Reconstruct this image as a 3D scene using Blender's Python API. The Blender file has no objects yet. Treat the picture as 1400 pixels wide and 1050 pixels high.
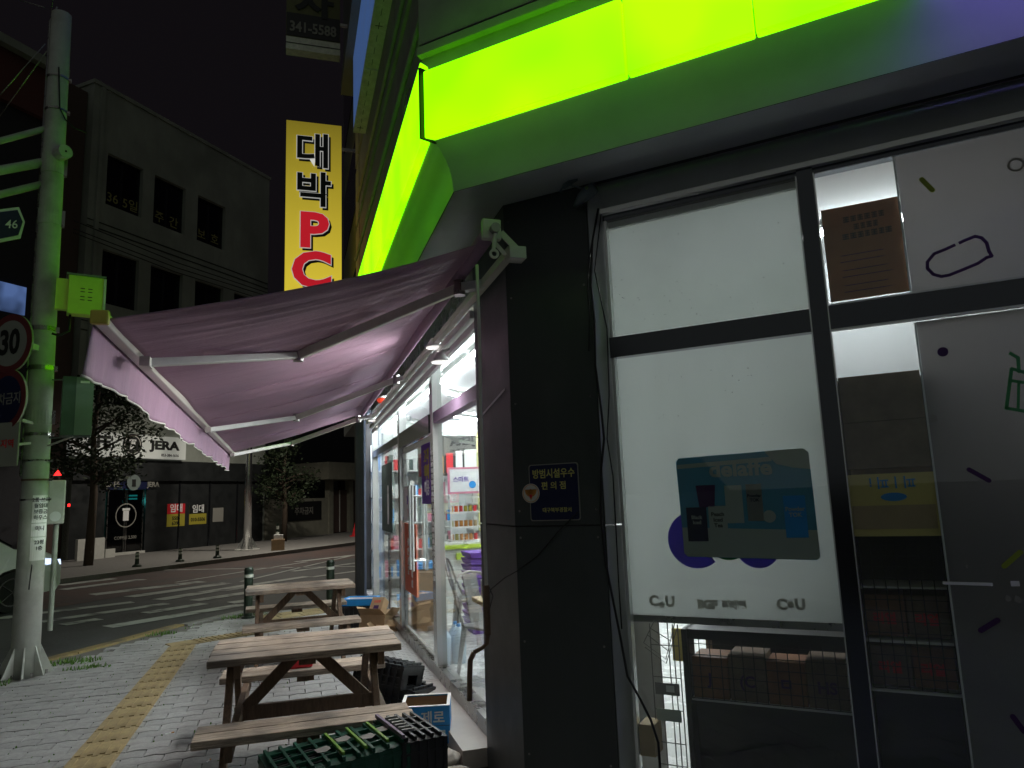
import bpy, bmesh, math, random
from mathutils import Vector, Matrix
RND = random.Random(7)
SC = bpy.context.scene
COL = SC.collection
rad = math.radians

# ------------------------------------------------------------------ camera
CAM_H, F_PX = 1.6, 971.0
PSI, PITCH, ROLL = rad(17.4), rad(8.98), rad(2.23)
FWD = Vector((math.sin(PSI)*math.cos(PITCH), math.cos(PSI)*math.cos(PITCH), math.sin(PITCH)))
_r0 = Vector((math.cos(PSI), -math.sin(PSI), 0)); _u0 = _r0.cross(FWD)
RGT = math.cos(ROLL)*_r0 - math.sin(ROLL)*_u0
UPV = math.cos(ROLL)*_u0 + math.sin(ROLL)*_r0
cd = bpy.data.cameras.new('camera'); cam = bpy.data.objects.new('camera', cd); COL.objects.link(cam)
cd.sensor_width = 36; cd.lens = F_PX/1400*36; cd.clip_start = 0.05; cd.clip_end = 2000
cam.matrix_world = Matrix(((RGT.x, UPV.x, -FWD.x, 0), (RGT.y, UPV.y, -FWD.y, 0), (RGT.z, UPV.z, -FWD.z, CAM_H), (0, 0, 0, 1)))
SC.camera = cam

# ------------------------------------------------------------------ night sky, faint city glow, exposure
w = bpy.data.worlds.new('World'); SC.world = w; w.use_nodes = True
bg = w.node_tree.nodes['Background']; bg.inputs[0].default_value = (0.0046, 0.0038, 0.0048, 1); bg.inputs[1].default_value = 1.0
sd = bpy.data.lights.new('city_glow', 'SUN'); sd.energy = 0.16; sd.angle = rad(110); sd.color = (0.93, 1.0, 0.9)
so = bpy.data.objects.new('city_glow', sd); COL.objects.link(so)
so.rotation_euler = Vector((-0.12, -0.80, 0.50)).to_track_quat('Z', 'Y').to_euler()
SC.view_settings.view_transform = 'Standard'; SC.view_settings.look = 'None'
SC.view_settings.exposure = 0; SC.view_settings.gamma = 1; SC.view_settings.use_curve_mapping = False
SC.cycles.use_denoising = True
SC.cycles.max_bounces = 8; SC.cycles.transparent_max_bounces = 16; SC.cycles.sample_clamp_indirect = 4
SC.cycles.caustics_reflective = False; SC.cycles.caustics_refractive = False

# ------------------------------------------------------------------ helpers
EYE = Vector((0, 0, CAM_H))
def ray(px, py): return FWD + RGT*((px-700)/F_PX) + UPV*((525-py)/F_PX)
def at(px, py, n, c):
    d = ray(px, py); n = Vector(n); return EYE + d*((c-n.dot(EYE))/n.dot(d))
def gz(px, py, z=0.0): return at(px, py, (0, 0, 1), z)
def gx(px, py, x): return at(px, py, (1, 0, 0), x)
def gy(px, py, y): return at(px, py, (0, 1, 0), y)

class MB:
    def __init__(s): s.v = []; s.f = []
    def face(s, pts):
        b = len(s.v); s.v += [Vector(p) for p in pts]; s.f.append(tuple(range(b, b+len(pts)))); return s
    def hexa(s, p):   # 8 points: bottom ring 0-3, top ring 4-7
        b = len(s.v); s.v += [Vector(q) for q in p]
        for q in ((3, 2, 1, 0), (4, 5, 6, 7), (0, 1, 5, 4), (1, 2, 6, 5), (2, 3, 7, 6), (3, 0, 4, 7)): s.f.append(tuple(b+i for i in q))
        return s
    def box(s, a, b):
        x0, y0, z0 = a; x1, y1, z1 = b
        return s.hexa([(x0, y0, z0), (x1, y0, z0), (x1, y1, z0), (x0, y1, z0), (x0, y0, z1), (x1, y0, z1), (x1, y1, z1), (x0, y1, z1)])
    def obox(s, c, u, v, w_, hu, hv, hw):
        c = Vector(c); u = Vector(u).normalized()*hu; v = Vector(v).normalized()*hv; w_ = Vector(w_).normalized()*hw
        return s.hexa([c-u-v-w_, c+u-v-w_, c+u+v-w_, c-u+v-w_, c-u-v+w_, c+u-v+w_, c+u+v+w_, c-u+v+w_])
    def bar(s, p, q, a, b, up=(0, 0, 1)):      # rectangular bar from p to q
        p = Vector(p); q = Vector(q); d = (q-p); up = Vector(up)
        if abs(d.normalized().dot(up)) > .98: up = Vector((0, 1, 0))
        sd_ = d.cross(up).normalized(); u2 = sd_.cross(d).normalized()
        return s.obox((p+q)/2, d, sd_, u2, d.length/2, a/2, b/2)
    def prism(s, pts, ext):
        pts = [Vector(p) for p in pts]; ext = Vector(ext); b = len(s.v); n = len(pts)
        s.v += pts + [p+ext for p in pts]
        s.f.append(tuple(b+i for i in range(n))[::-1]); s.f.append(tuple(b+n+i for i in range(n)))
        for i in range(n):
            j = (i+1) % n; s.f.append((b+i, b+j, b+n+j, b+n+i))
        return s
    def tube(s, pts, r, n=8, caps=True):
        pts = [Vector(p) for p in pts]; R = r if isinstance(r, (list, tuple)) else [r]*len(pts)
        b = len(s.v); ref = None
        for i, p in enumerate(pts):
            d = (pts[min(i+1, len(pts)-1)]-pts[max(i-1, 0)]).normalized()
            if ref is None: ref = Vector((0, 0, 1)) if abs(d.z) < .9 else Vector((1, 0, 0))
            a = d.cross(ref).normalized(); c = a.cross(d).normalized(); ref = c
            for k in range(n):
                t = 2*math.pi*k/n; s.v.append(p + (a*math.cos(t)+c*math.sin(t))*R[i])
        for i in range(len(pts)-1):
            for k in range(n):
                k2 = (k+1) % n; s.f.append((b+i*n+k, b+i*n+k2, b+(i+1)*n+k2, b+(i+1)*n+k))
        if caps:
            s.f.append(tuple(b+k for k in range(n))[::-1]); s.f.append(tuple(b+(len(pts)-1)*n+k for k in range(n)))
        return s
    def disc(s, c, nrm, r, th, n=28, r0=0.0):   # flat disc or ring
        c = Vector(c); nrm = Vector(nrm).normalized(); a = nrm.cross(Vector((0, 0, 1))).normalized(); b_ = nrm.cross(a)
        P = lambda rr, k, o: c + (a*math.cos(2*math.pi*k/n)+b_*math.sin(2*math.pi*k/n))*rr + nrm*o
        if r0 <= 0: return s.prism([P(r, k, 0) for k in range(n)], nrm*th)
        for k in range(n):
            s.hexa([P(r0, k, 0), P(r, k, 0), P(r, k+1, 0), P(r0, k+1, 0), P(r0, k, th), P(r, k, th), P(r, k+1, th), P(r0, k+1, th)])
        return s
    def build(s, name, m, parent=None, world=True, smooth=False, bevel=0):
        me = bpy.data.meshes.new(name); org = Vector(parent['_o']) if (parent is not None and world) else Vector((0, 0, 0))
        me.from_pydata([tuple(v-org) for v in s.v], [], s.f)
        bm = bmesh.new(); bm.from_mesh(me)
        bmesh.ops.remove_doubles(bm, verts=bm.verts, dist=1e-5) if smooth else None
        bmesh.ops.recalc_face_normals(bm, faces=bm.faces); bm.to_mesh(me); bm.free()
        if smooth:
            for p in me.polygons: p.use_smooth = True
        me.materials.append(m)
        o = bpy.data.objects.new(name, me); COL.objects.link(o)
        if parent is not None: o.parent = parent; o['_o'] = list(parent['_o'])
        else: o['_o'] = [0, 0, 0]
        if bevel:
            md = o.modifiers.new('bevel', 'BEVEL'); md.width = bevel; md.segments = 2; md.limit_method = 'ANGLE'
        return o
def thing(name, label, cat, loc=(0, 0, 0), group=None):
    o = bpy.data.objects.new(name, None); COL.objects.link(o); o.location = loc; o['_o'] = list(loc)
    o['label'] = label; o['category'] = cat
    if group: o['group'] = group
    return o
def tag(o, label, cat, group=None):
    o['label'] = label; o['category'] = cat
    if group: o['group'] = group
    return o
def struct(o): o['kind'] = 'structure'; return o
def stuff(o): o['kind'] = 'stuff'; return o
def copy_tree(o, parent=None):
    c = o.copy(); COL.objects.link(c)
    if parent is not None: c.parent = parent
    for ch in o.children: copy_tree(ch, c)
    return c
def text(body, size, m, parent, org, xd, yd, bold=0.0, th=0.002, align='CENTER', name='lettering', sx=1.0):
    cu = bpy.data.curves.new('lettering', 'FONT'); cu.body = body; cu.size = size; cu.align_x = align; cu.align_y = 'CENTER'
    cu.extrude = th/2; cu.offset = bold; cu.resolution_u = 3
    t = bpy.data.objects.new('tmp', cu); COL.objects.link(t); bpy.context.view_layer.update()
    me = bpy.data.meshes.new_from_object(t.evaluated_get(bpy.context.evaluated_depsgraph_get()))
    bpy.data.objects.remove(t); me.name = name
    xd = Vector(xd).normalized(); yd = Vector(yd).normalized(); zd = xd.cross(yd); o3 = Vector(org); po = Vector(parent['_o']) if parent is not None else Vector()
    for v in me.vertices: v.co = o3 - po + xd*v.co.x*sx + yd*v.co.y + zd*v.co.z
    me.materials.clear(); me.materials.append(m)
    o = bpy.data.objects.new(name, me); COL.objects.link(o)
    if parent is not None: o.parent = parent
    o['_o'] = list(po); return o

# ------------------------------------------------------------------ materials
def mat(name, col, rough=.6, metal=0., var=0., scale=8., bump=0., stretch=None, dirt=None, spec=.5, transl=0., emit=None, es=0., rnd=0., coat=0.):
    m = bpy.data.materials.new(name); m.use_nodes = True; nt = m.node_tree; N = nt.nodes; L = nt.links
    b = N['Principled BSDF']; b.inputs['Roughness'].default_value = rough; b.inputs['Metallic'].default_value = metal
    b.inputs['Specular IOR Level'].default_value = spec; b.inputs['Coat Weight'].default_value = coat
    b.inputs['Base Color'].default_value = (*col, 1)
    if var or bump or dirt or rnd:
        tc = N.new('ShaderNodeTexCoord'); mp = N.new('ShaderNodeMapping'); L.new(tc.outputs['Object'], mp.inputs[0])
        if stretch: mp.inputs['Scale'].default_value = stretch
        nz = N.new('ShaderNodeTexNoise'); nz.inputs['Scale'].default_value = scale; nz.inputs['Detail'].default_value = 8; nz.inputs['Roughness'].default_value = .65
        oi = N.new('ShaderNodeObjectInfo')
        if rnd:
            vm = N.new('ShaderNodeVectorMath'); vm.operation = 'ADD'; ml = N.new('ShaderNodeVectorMath'); ml.operation = 'SCALE'
            L.new(oi.outputs['Random'], ml.inputs[0]); ml.inputs['Scale'].default_value = 37.0
            L.new(mp.outputs[0], vm.inputs[0]); L.new(ml.outputs[0], vm.inputs[1]); L.new(vm.outputs[0], nz.inputs['Vector'])
        else: L.new(mp.outputs[0], nz.inputs['Vector'])
        cr = N.new('ShaderNodeMapRange'); cr.inputs[1].default_value = .3; cr.inputs[2].default_value = .7
        cr.inputs[3].default_value = 1-var; cr.inputs[4].default_value = 1+var; L.new(nz.outputs[0], cr.inputs[0])
        mx = N.new('ShaderNodeMix'); mx.data_type = 'RGBA'; mx.blend_type = 'MULTIPLY'; mx.inputs[0].default_value = 1
        mx.inputs[6].default_value = (*col, 1); L.new(cr.outputs[0], mx.inputs[7]); out = mx.outputs[2]
        if rnd:
            r2 = N.new('ShaderNodeMapRange'); r2.inputs[3].default_value = 1-rnd; r2.inputs[4].default_value = 1+rnd; L.new(oi.outputs['Random'], r2.inputs[0])
            m3 = N.new('ShaderNodeMix'); m3.data_type = 'RGBA'; m3.blend_type = 'MULTIPLY'; m3.inputs[0].default_value = 1
            L.new(out, m3.inputs[6]); L.new(r2.outputs[0], m3.inputs[7]); out = m3.outputs[2]
        if dirt:
            dcol, dsc, dlo, dhi = dirt
            n2 = N.new('ShaderNodeTexNoise'); n2.inputs['Scale'].default_value = dsc; n2.inputs['Detail'].default_value = 6
            L.new(tc.outputs['Object'], n2.inputs['Vector'])
            r3 = N.new('ShaderNodeMapRange'); r3.inputs[1].default_value = dlo; r3.inputs[2].default_value = dhi; L.new(n2.outputs[0], r3.inputs[0])
            m4 = N.new('ShaderNodeMix'); m4.data_type = 'RGBA'; L.new(r3.outputs[0], m4.inputs[0]); L.new(out, m4.inputs[6]); m4.inputs[7].default_value = (*dcol, 1); out = m4.outputs[2]
        L.new(out, b.inputs['Base Color'])
        if bump:
            bp = N.new('ShaderNodeBump'); bp.inputs['Strength'].default_value = bump; bp.inputs['Distance'].default_value = .01
            L.new(nz.outputs[0], bp.inputs['Height']); L.new(bp.outputs[0], b.inputs['Normal'])
        if var:
            rr = N.new('ShaderNodeMapRange'); rr.inputs[1].default_value = .3; rr.inputs[2].default_value = .7; rr.inputs[3].default_value = max(0, rough-.12); rr.inputs[4].default_value = min(1, rough+.12)
            L.new(nz.outputs[0], rr.inputs[0]); L.new(rr.outputs[0], b.inputs['Roughness'])
    if emit: b.inputs['Emission Color'].default_value = (*emit, 1); b.inputs['Emission Strength'].default_value = es
    if transl:
        tr = N.new('ShaderNodeBsdfTranslucent'); tr.inputs[0].default_value = (*col, 1); ms = N.new('ShaderNodeMixShader'); ms.inputs[0].default_value = transl
        L.new(b.outputs[0], ms.inputs[1]); L.new(tr.outputs[0], ms.inputs[2]); L.new(ms.outputs[0], N['Material Output'].inputs[0])
    return m
def glow(name, col, es, spots=None, edge=None):
    m = bpy.data.materials.new(name); m.use_nodes = True; nt = m.node_tree; N = nt.nodes; L = nt.links
    b = N['Principled BSDF']; b.inputs['Base Color'].default_value = (*[c*.5 for c in col], 1); b.inputs['Roughness'].default_value = .25
    b.inputs['Emission Color'].default_value = (*col, 1); b.inputs['Emission Strength'].default_value = es
    if spots:
        tc = N.new('ShaderNodeTexCoord'); nz = N.new('ShaderNodeTexNoise'); nz.inputs['Scale'].default_value = spots[0]; nz.inputs['Detail'].default_value = 1
        L.new(tc.outputs['Object'], nz.inputs['Vector']); mr = N.new('ShaderNodeMapRange'); mr.inputs[1].default_value = .35; mr.inputs[2].default_value = .65
        mr.inputs[3].default_value = es*spots[1]; mr.inputs[4].default_value = es*spots[2]; L.new(nz.outputs[0], mr.inputs[0]); L.new(mr.outputs[0], b.inputs['Emission Strength'])
    return m
def glassmat(name, tint=(.96, .985, .97), base=.035, gl=1.0, dust_haze=0.0):
    m = bpy.data.materials.new(name); m.use_nodes = True; nt = m.node_tree; N = nt.nodes; L = nt.links
    N.remove(N['Principled BSDF']); t = N.new('ShaderNodeBsdfTransparent'); t.inputs[0].default_value = (*tint, 1)
    g = N.new('ShaderNodeBsdfGlossy'); g.inputs['Roughness'].default_value = .015; g.inputs[0].default_value = (gl, gl, gl, 1)
    lw = N.new('ShaderNodeLayerWeight'); lw.inputs[0].default_value = .5
    pw = N.new('ShaderNodeMath'); pw.operation = 'POWER'; L.new(lw.outputs['Facing'], pw.inputs[0]); pw.inputs[1].default_value = 5
    ma = N.new('ShaderNodeMath'); ma.operation = 'MULTIPLY_ADD'; L.new(pw.outputs[0], ma.inputs[0]); ma.inputs[1].default_value = .9; ma.inputs[2].default_value = base
    ms = N.new('ShaderNodeMixShader'); L.new(ma.outputs[0], ms.inputs[0]); L.new(t.outputs[0], ms.inputs[1]); L.new(g.outputs[0], ms.inputs[2]); out = ms.outputs[0]
    if dust_haze:
        df = N.new('ShaderNodeBsdfDiffuse'); df.inputs[0].default_value = (.6, .62, .6, 1); m2 = N.new('ShaderNodeMixShader')  # noise-mixed pale veil adds dust and a painted haze to the glass
        nz = N.new('ShaderNodeTexNoise'); nz.inputs['Scale'].default_value = 1.6; nz.inputs['Detail'].default_value = 9
        mr = N.new('ShaderNodeMapRange'); mr.inputs[1].default_value = .4; mr.inputs[2].default_value = .8; mr.inputs[3].default_value = 0; mr.inputs[4].default_value = dust_haze
        L.new(nz.outputs[0], mr.inputs[0]); L.new(mr.outputs[0], m2.inputs[0]); L.new(out, m2.inputs[1]); L.new(df.outputs[0], m2.inputs[2]); out = m2.outputs[0]
    L.new(out, N['Material Output'].inputs[0]); return m

M = dict(
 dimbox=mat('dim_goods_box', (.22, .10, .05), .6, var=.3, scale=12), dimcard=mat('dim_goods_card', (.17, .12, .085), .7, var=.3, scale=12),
 asphalt=mat('asphalt', (.058, .06, .06), .72, var=.35, scale=14, bump=.5, dirt=((.03, .03, .03), .6, .5, .7)),
 redasphalt=mat('red_asphalt', (.085, .05, .043), .7, var=.35, scale=10, bump=.4, dirt=((.05, .04, .04), .9, .45, .7)),
 roadpaint=mat('worn_road_paint', (.46, .48, .45), .6, var=.2, scale=30, dirt=((.1, .1, .1), 3.2, .52, .66)),
 yellowpaint=mat('yellow_kerb_paint', (.27, .205, .085), .6, var=.25, scale=20, dirt=((.14, .12, .08), 4, .5, .7)),
 paver=mat('grey_paver', (.36, .357, .35), .8, var=.2, scale=26, bump=.4, rnd=.09, dirt=((.2, .195, .185), 1.7, .5, .78)),
 joint=mat('sand_joint', (.16, .15, .135), .95, var=.3, scale=40),
 moss=mat('mossy_grass', (.06, .13, .02), .8, var=.4, scale=50),
 farpave=mat('far_paving', (.19, .18, .17), .85, var=.25, scale=6),
 kerb=mat('granite_kerb', (.25, .245, .23), .8, var=.2, scale=20, bump=.3),
 tactile=mat('yellow_tactile', (.39, .30, .15), .75, var=.22, scale=18, bump=.3, rnd=.1, dirt=((.2, .15, .08), 3, .5, .75)),
 clad=mat('dark_cladding', (.06, .068, .068), .45, metal=.1, var=.15, scale=3, bump=.04, stretch=(1, 1, .25), dirt=((.095, .10, .092), 2.2, .55, .8)),
 clad2=mat('dark_cladding_side', (.07, .078, .08), .5, metal=.0, var=.15, scale=3, dirt=((.10, .105, .10), 2.5, .55, .8)),
 bluegrey=mat('blue_grey_cladding', (.11, .14, .20), .5, metal=.2, var=.1, scale=3),
 soffit=mat('soffit_sheet', (.46, .48, .50), .42, metal=.1, var=.12, scale=2.2),
 fasc=mat('fascia_sheet', (.44, .46, .48), .38, metal=.1, var=.1, scale=1.6),
 reveal=mat('window_head_panel', (.5, .53, .52), .4, metal=.4, var=.12, scale=2),
 upper=mat('upper_panel', (.36, .37, .34), .6, var=.2, scale=2.5),
 upper2=mat('upper_panel_dark', (.16, .17, .16), .6, var=.2, scale=2.5),
 frame=mat('black_frame', (.10, .105, .12), .12, metal=.9),
 steel=mat('stainless_frame', (.74, .75, .74), .22, metal=.6),
 darksteel=mat('dull_steel', (.30, .29, .28), .3, metal=1., var=.15, scale=6),
 alu=mat('cream_aluminium', (.62, .60, .54), .4, metal=.15, var=.08, scale=8),
 aluw=mat('white_aluminium', (.72, .72, .70), .4, var=.06, scale=8),
 awn=mat('purple_awning_fabric', (.46, .29, .405), .85, var=.10, scale=5, bump=.9, stretch=(.5, 7, .5), transl=.12, dirt=((.37, .25, .34), 1.2, .45, .75)),
 trim=mat('pale_trim', (.72, .70, .62), .7),
 yellowcap=mat('yellow_plastic', (.62, .50, .07), .5, var=.15),
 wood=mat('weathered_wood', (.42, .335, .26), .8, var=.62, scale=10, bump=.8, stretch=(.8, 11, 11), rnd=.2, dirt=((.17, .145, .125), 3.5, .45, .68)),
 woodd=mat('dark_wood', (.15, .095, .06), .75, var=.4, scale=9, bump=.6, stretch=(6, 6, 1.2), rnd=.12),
 polegrey=mat('galvanised_pole', (.50, .52, .47), .65, var=.12, scale=9, bump=.12, dirt=((.34, .35, .30), 3, .5, .72)),
 white=mat('white_paint', (.8, .8, .78), .5, var=.05), offwhite=mat('off_white', (.62, .61, .57), .6, var=.1),
 black=mat('black_plastic', (.012, .012, .013), .45), blackr=mat('black_crate_plastic', (.016, .017, .019), .38, var=.2, scale=20),
 greenc=mat('green_crate_plastic', (.004, .075, .042), .38, var=.25, scale=18),
 limeedge=mat('lime_plastic', (.22, .42, .06), .4), purpledge=mat('lilac_plastic', (.20, .14, .22), .55),
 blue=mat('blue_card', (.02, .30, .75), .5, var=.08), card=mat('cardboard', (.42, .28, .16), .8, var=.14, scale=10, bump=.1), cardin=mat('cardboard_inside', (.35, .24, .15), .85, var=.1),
 orange=mat('orange_card', (.62, .26, .05), .55, var=.1), dullred=mat('dull_red_paint', (.17, .025, .03), .6), greyface=mat('grey_sign_face', (.33, .33, .31), .6), red=mat('red_paint', (.5, .02, .03), .5), navy=mat('navy_paint', (.008, .012, .055), .4),  # dullred is a darker red for the road sign rims
 blueSign=mat('blue_sign_face', (.010, .018, .07), .4), greybox=mat('grey_green_box', (.075, .11, .10), .45, var=.15, scale=5), greybox2=mat('grey_box_light', (.19, .23, .22), .42, var=.1, scale=5),
 limelit=mat('lime_lit_box', (.70, .92, .12), .4, var=.05), bollard=mat('green_black_bollard', (.018, .032, .02), .4, var=.3, scale=20), band=mat('reflective_band', (.6, .62, .55), .3),  # the lime sign's light is put into the pale box colour
 stone=mat('stone_rubble', (.4, .37, .33), .9, var=.2, scale=12, bump=.6), rust=mat('rusty_pipe', (.19, .12, .075), .55, metal=.4, var=.3, scale=30),
 rubber=mat('rubber', (.012, .012, .012), .7), carp=mat('white_car_paint', (.72, .74, .70), .22, coat=.8), chrome=mat('alloy', (.6, .6, .6), .25, metal=1.),
 carglass=mat('car_glass', (.01, .012, .015), .06), wall1=mat('cafe_render', (.30, .32, .285), .85, var=.14, scale=2, bump=.2, stretch=(1, 1, .35), dirt=((.22, .235, .21), .5, .45, .7)), wall2=mat('brown_tile_wall', (.08, .05, .042), .8, var=.15, scale=5),
 wall3=mat('red_fascia', (.10, .03, .028), .8, var=.15), wall4=mat('dark_building', (.025, .024, .03), .8, var=.15), darkshop=mat('dark_shopfront', (.022, .024, .025), .4, var=.25, scale=3),
 winblack=mat('dark_window_glass', (.004, .004, .008), .12), gatewall=mat('pale_gate_wall', (.26, .25, .20), .85, var=.15, scale=4), bark=mat('bark', (.07, .05, .035), .9, var=.3, scale=20),
 leaf=mat('tree_leaf', (.020, .034, .011), .7, rnd=0, var=.3, scale=3), grass=mat('grass_blade', (.10, .22, .03), .7, var=.3, scale=20),
 yellow=mat('yellow_print', (.42, .36, .04), .6), lettergrey=mat('grey_print', (.30, .29, .26), .6), oldgold=mat('dim_yellow_letters', (.30, .28, .10), .6), gold=mat('yellow_letters', (.62, .58, .16), .6), letterw=mat('white_print', (.85, .85, .85), .6),
 blackp=mat('black_print', (.008, .008, .008), .6), redp=mat('red_print', (.66, .02, .03), .55), purplep=mat('purple_print', (.12, .03, .36), .6), purpled=mat('dark_purple_print', (.055, .012, .09), .6),
 pinkp=mat('pink_print', (.7, .25, .35), .6), limep=mat('lime_print', (.27, .34, .03), .6), greenp=mat('green_print', (.06, .30, .10), .6), orangep=mat('orange_red_print', (.75, .18, .10), .6),
 floorin=mat('shop_floor', (.62, .62, .60), .25, var=.06, scale=4), ceil=mat('shop_ceiling', (.78, .80, .82), .7), wallin=mat('shop_wall', (.74, .77, .76), .6, var=.03),
 counter=mat('counter_white', (.72, .74, .70), .4), limein=mat('lime_trim', (.55, .75, .05), .4), yellowin=mat('yellow_wall_panel', (.62, .60, .26), .5),
 ledge=mat('stone_ledge', (.42, .40, .38), .5, var=.12, scale=7, bump=.1), plate=mat('checker_plate', (.42, .42, .42), .55, metal=.3, var=.12, scale=9),
 blind=mat('white_blind', (.76, .78, .765), .7, transl=.58, var=.015, scale=2), film=mat('grey_frosted_film', (.42, .40, .40), .5, transl=.6, var=.05, scale=1.2),
 postblue=mat('poster_blue', (.10, .36, .52), .35, transl=.17), postpale=mat('poster_pale', (.50, .56, .52), .4, transl=.17), postbrown=mat('poster_brown', (.34, .17, .085), .5, transl=.22, var=.2, scale=5),
 dpurple=mat('logo_purple', (.22, .17, .62), .5, transl=.6), dgreen=mat('logo_green', (.05, .32, .12), .5, transl=.5), taupe=mat('taupe_print', (.62, .61, .57), .6, transl=.7),
 wire=mat('thin_wire', (.25, .24, .23), .35, metal=.8), cable=mat('black_cable', (.01, .01, .01), .45), bag=mat('dark_tape', (.12, .15, .17), .35),
 boxyellow=mat('yellow_box_print', (.75, .62, .20), .5), boxtan=mat('tan_box', (.5, .37, .2), .7, var=.1), bottle=mat('clear_blue_plastic', (.55, .7, .85), .2), chairm=mat('gunmetal', (.26, .25, .25), .28, metal=.85), 
 tablet=mat('light_wood_table', (.62, .42, .2), .4, var=.1, scale=10), teal=glow('teal_lamp', (.05, .85, .8), 1.2), redlamp=glow('red_lamp', (1, .02, .02), 3.0), ledw=glow('headlamp_led', (.6, .72, 1.), 1.6),
 bluewin=glow('lit_blue_window', (.14, .24, .55), .42, (1.6, .35, 1.2)), tubew=glow('tube_light', (.93, .97, 1.0), 165.0), tubef=glow('tube_light_front', (.93, .97, 1.0), 50.0), 
 flood=glow('flood_lens', (1, .97, .93), .9),
 limeL=glow('lime_sign_acrylic', (.22, 1.0, .0), 2.45), purpleL=glow('purple_sign_acrylic', (.30, .25, 1.0), 9),
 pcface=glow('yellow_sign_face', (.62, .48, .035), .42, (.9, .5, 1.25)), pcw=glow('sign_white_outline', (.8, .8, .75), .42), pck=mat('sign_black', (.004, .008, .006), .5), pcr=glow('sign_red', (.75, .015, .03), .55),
 dimface=mat('dim_sign_face', (.16, .16, .07), .7, var=.2), cafeface=mat('cafe_sign_face', (.62, .64, .60), .6, emit=(.62, .64, .6), es=.16), bluebanner=mat('blue_banner', (.05, .16, .38), .5, var=.5, scale=1.5, emit=(.10, .2, .5), es=.35),
 edgew=mat('weathered_white_edge', (.85, .85, .74), .7, var=.2, scale=8), addedlens=glow('added_lamp_glow', (1.0, .9, .72), 30.0),
 glass=glassmat('window_glass', base=.05, dust_haze=.05), glass2=glassmat('window_glass_side', tint=(.94, .975, .955), base=.03, dust_haze=.02), darkglass=glassmat('smoked_glass', tint=(.3, .32, .33), base=.06),
)

_nt = M['limeL'].node_tree; _N = _nt.nodes; _tc = _N.new('ShaderNodeTexCoord'); _nz = _N.new('ShaderNodeTexNoise'); _nz.inputs['Scale'].default_value = 1.7; _nz.inputs['Detail'].default_value = 1.5
_cr = _N.new('ShaderNodeValToRGB'); _cr.color_ramp.elements[0].position = .36; _cr.color_ramp.elements[0].color = (.15, .93, 0, 1); _cr.color_ramp.elements[1].position = .62; _cr.color_ramp.elements[1].color = (.232, 1, 0, 1)
_nt.links.new(_tc.outputs['Object'], _nz.inputs['Vector']); _nt.links.new(_nz.outputs[0], _cr.inputs[0]); _nt.links.new(_cr.outputs[0], _N['Principled BSDF'].inputs['Emission Color'])
# facade frames.  left side wall of the shop lies at x = const, the chamfered front wall runs from C0 along DD
C0 = Vector((1.15, 3.71, 0)); DD = Vector((.70711, -.70711, 0)); DN = Vector((-.70711, -.70711, 0)); ZU = Vector((0, 0, 1))
def D(s, z, o=0.0): return C0 + DD*s + DN*o + ZU*z
def sD(px, py, o=0.0):
    p = at(px, py, (1, 1, 0), C0.x+C0.y-o*1.41421); return ((p-C0).dot(DD), p.z)
def dbox(mb, s0, s1, z0, z1, o0, o1):
    return mb.hexa([D(s0, z0, o0), D(s1, z0, o0), D(s1, z0, o1), D(s0, z0, o1), D(s0, z1, o0), D(s1, z1, o0), D(s1, z1, o1), D(s0, z1, o1)])
def mitre(d): return Vector((C0.x-d, C0.y-.41421*d, 0))      # outer corner of the two facades at offset d
def wrap(mb, d0, z0, d1, z1, y_end, s_end):                  # a band along both facades between profile points (d0,z0),(d1,z1)
    a0, a1 = mitre(d0), mitre(d1)
    mb.face([(a0.x, y_end, z0), (a0.x, a0.y, z0), (a1.x, a1.y, z1), (a1.x, y_end, z1)])
    e0, e1 = C0+DD*s_end+DN*d0, C0+DD*s_end+DN*d1
    mb.face([(a0.x, a0.y, z0), (e0.x, e0.y, z0), (e1.x, e1.y, z1), (a1.x, a1.y, z1)])
GXP = 1.246; YEND = 13.2; SEND = 6.2

# ------------------------------------------------------------------ ground, road, kerbs, pavement
RZ = -.12
struct(MB().face([(-400, -400, RZ-.01), (400, -400, RZ-.01), (400, 600, RZ-.01), (-400, 600, RZ-.01)]).build('ground', M['asphalt']))
kerb_line = [(-9.5, -2.), (-6.2, 3.2), (-4.4, 6.6), (-3.6, 8.1), (-2.93, 9.17), (-2.35, 10.05), (-1.78, 11.0), (-1.1, 11.85), (-.4, 12.35), (.6, 12.75), (1.8, 13.6), (3.6, 15.6), (9.5, 22.6), (30, 47)]
poly = [Vector((x, y, 0)) for x, y in kerb_line] + [Vector((60, 40, 0)), Vector((60, -40, 0)), Vector((-9.5, -40, 0))]
pave = struct(MB().prism([p+Vector((0, 0, RZ)) for p in poly], (0, 0, -RZ-.022)).build('pavement', M['joint']))
def inside(x, y, pg):
    c = False; n = len(pg)
    for i in range(n):
        a, b = pg[i], pg[i-1]
        if (a[1] > y) != (b[1] > y) and x < (b[0]-a[0])*(y-a[1])/(b[1]-a[1])+a[0]: c = not c
    return c
pg2 = [(p.x, p.y) for p in poly]
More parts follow.
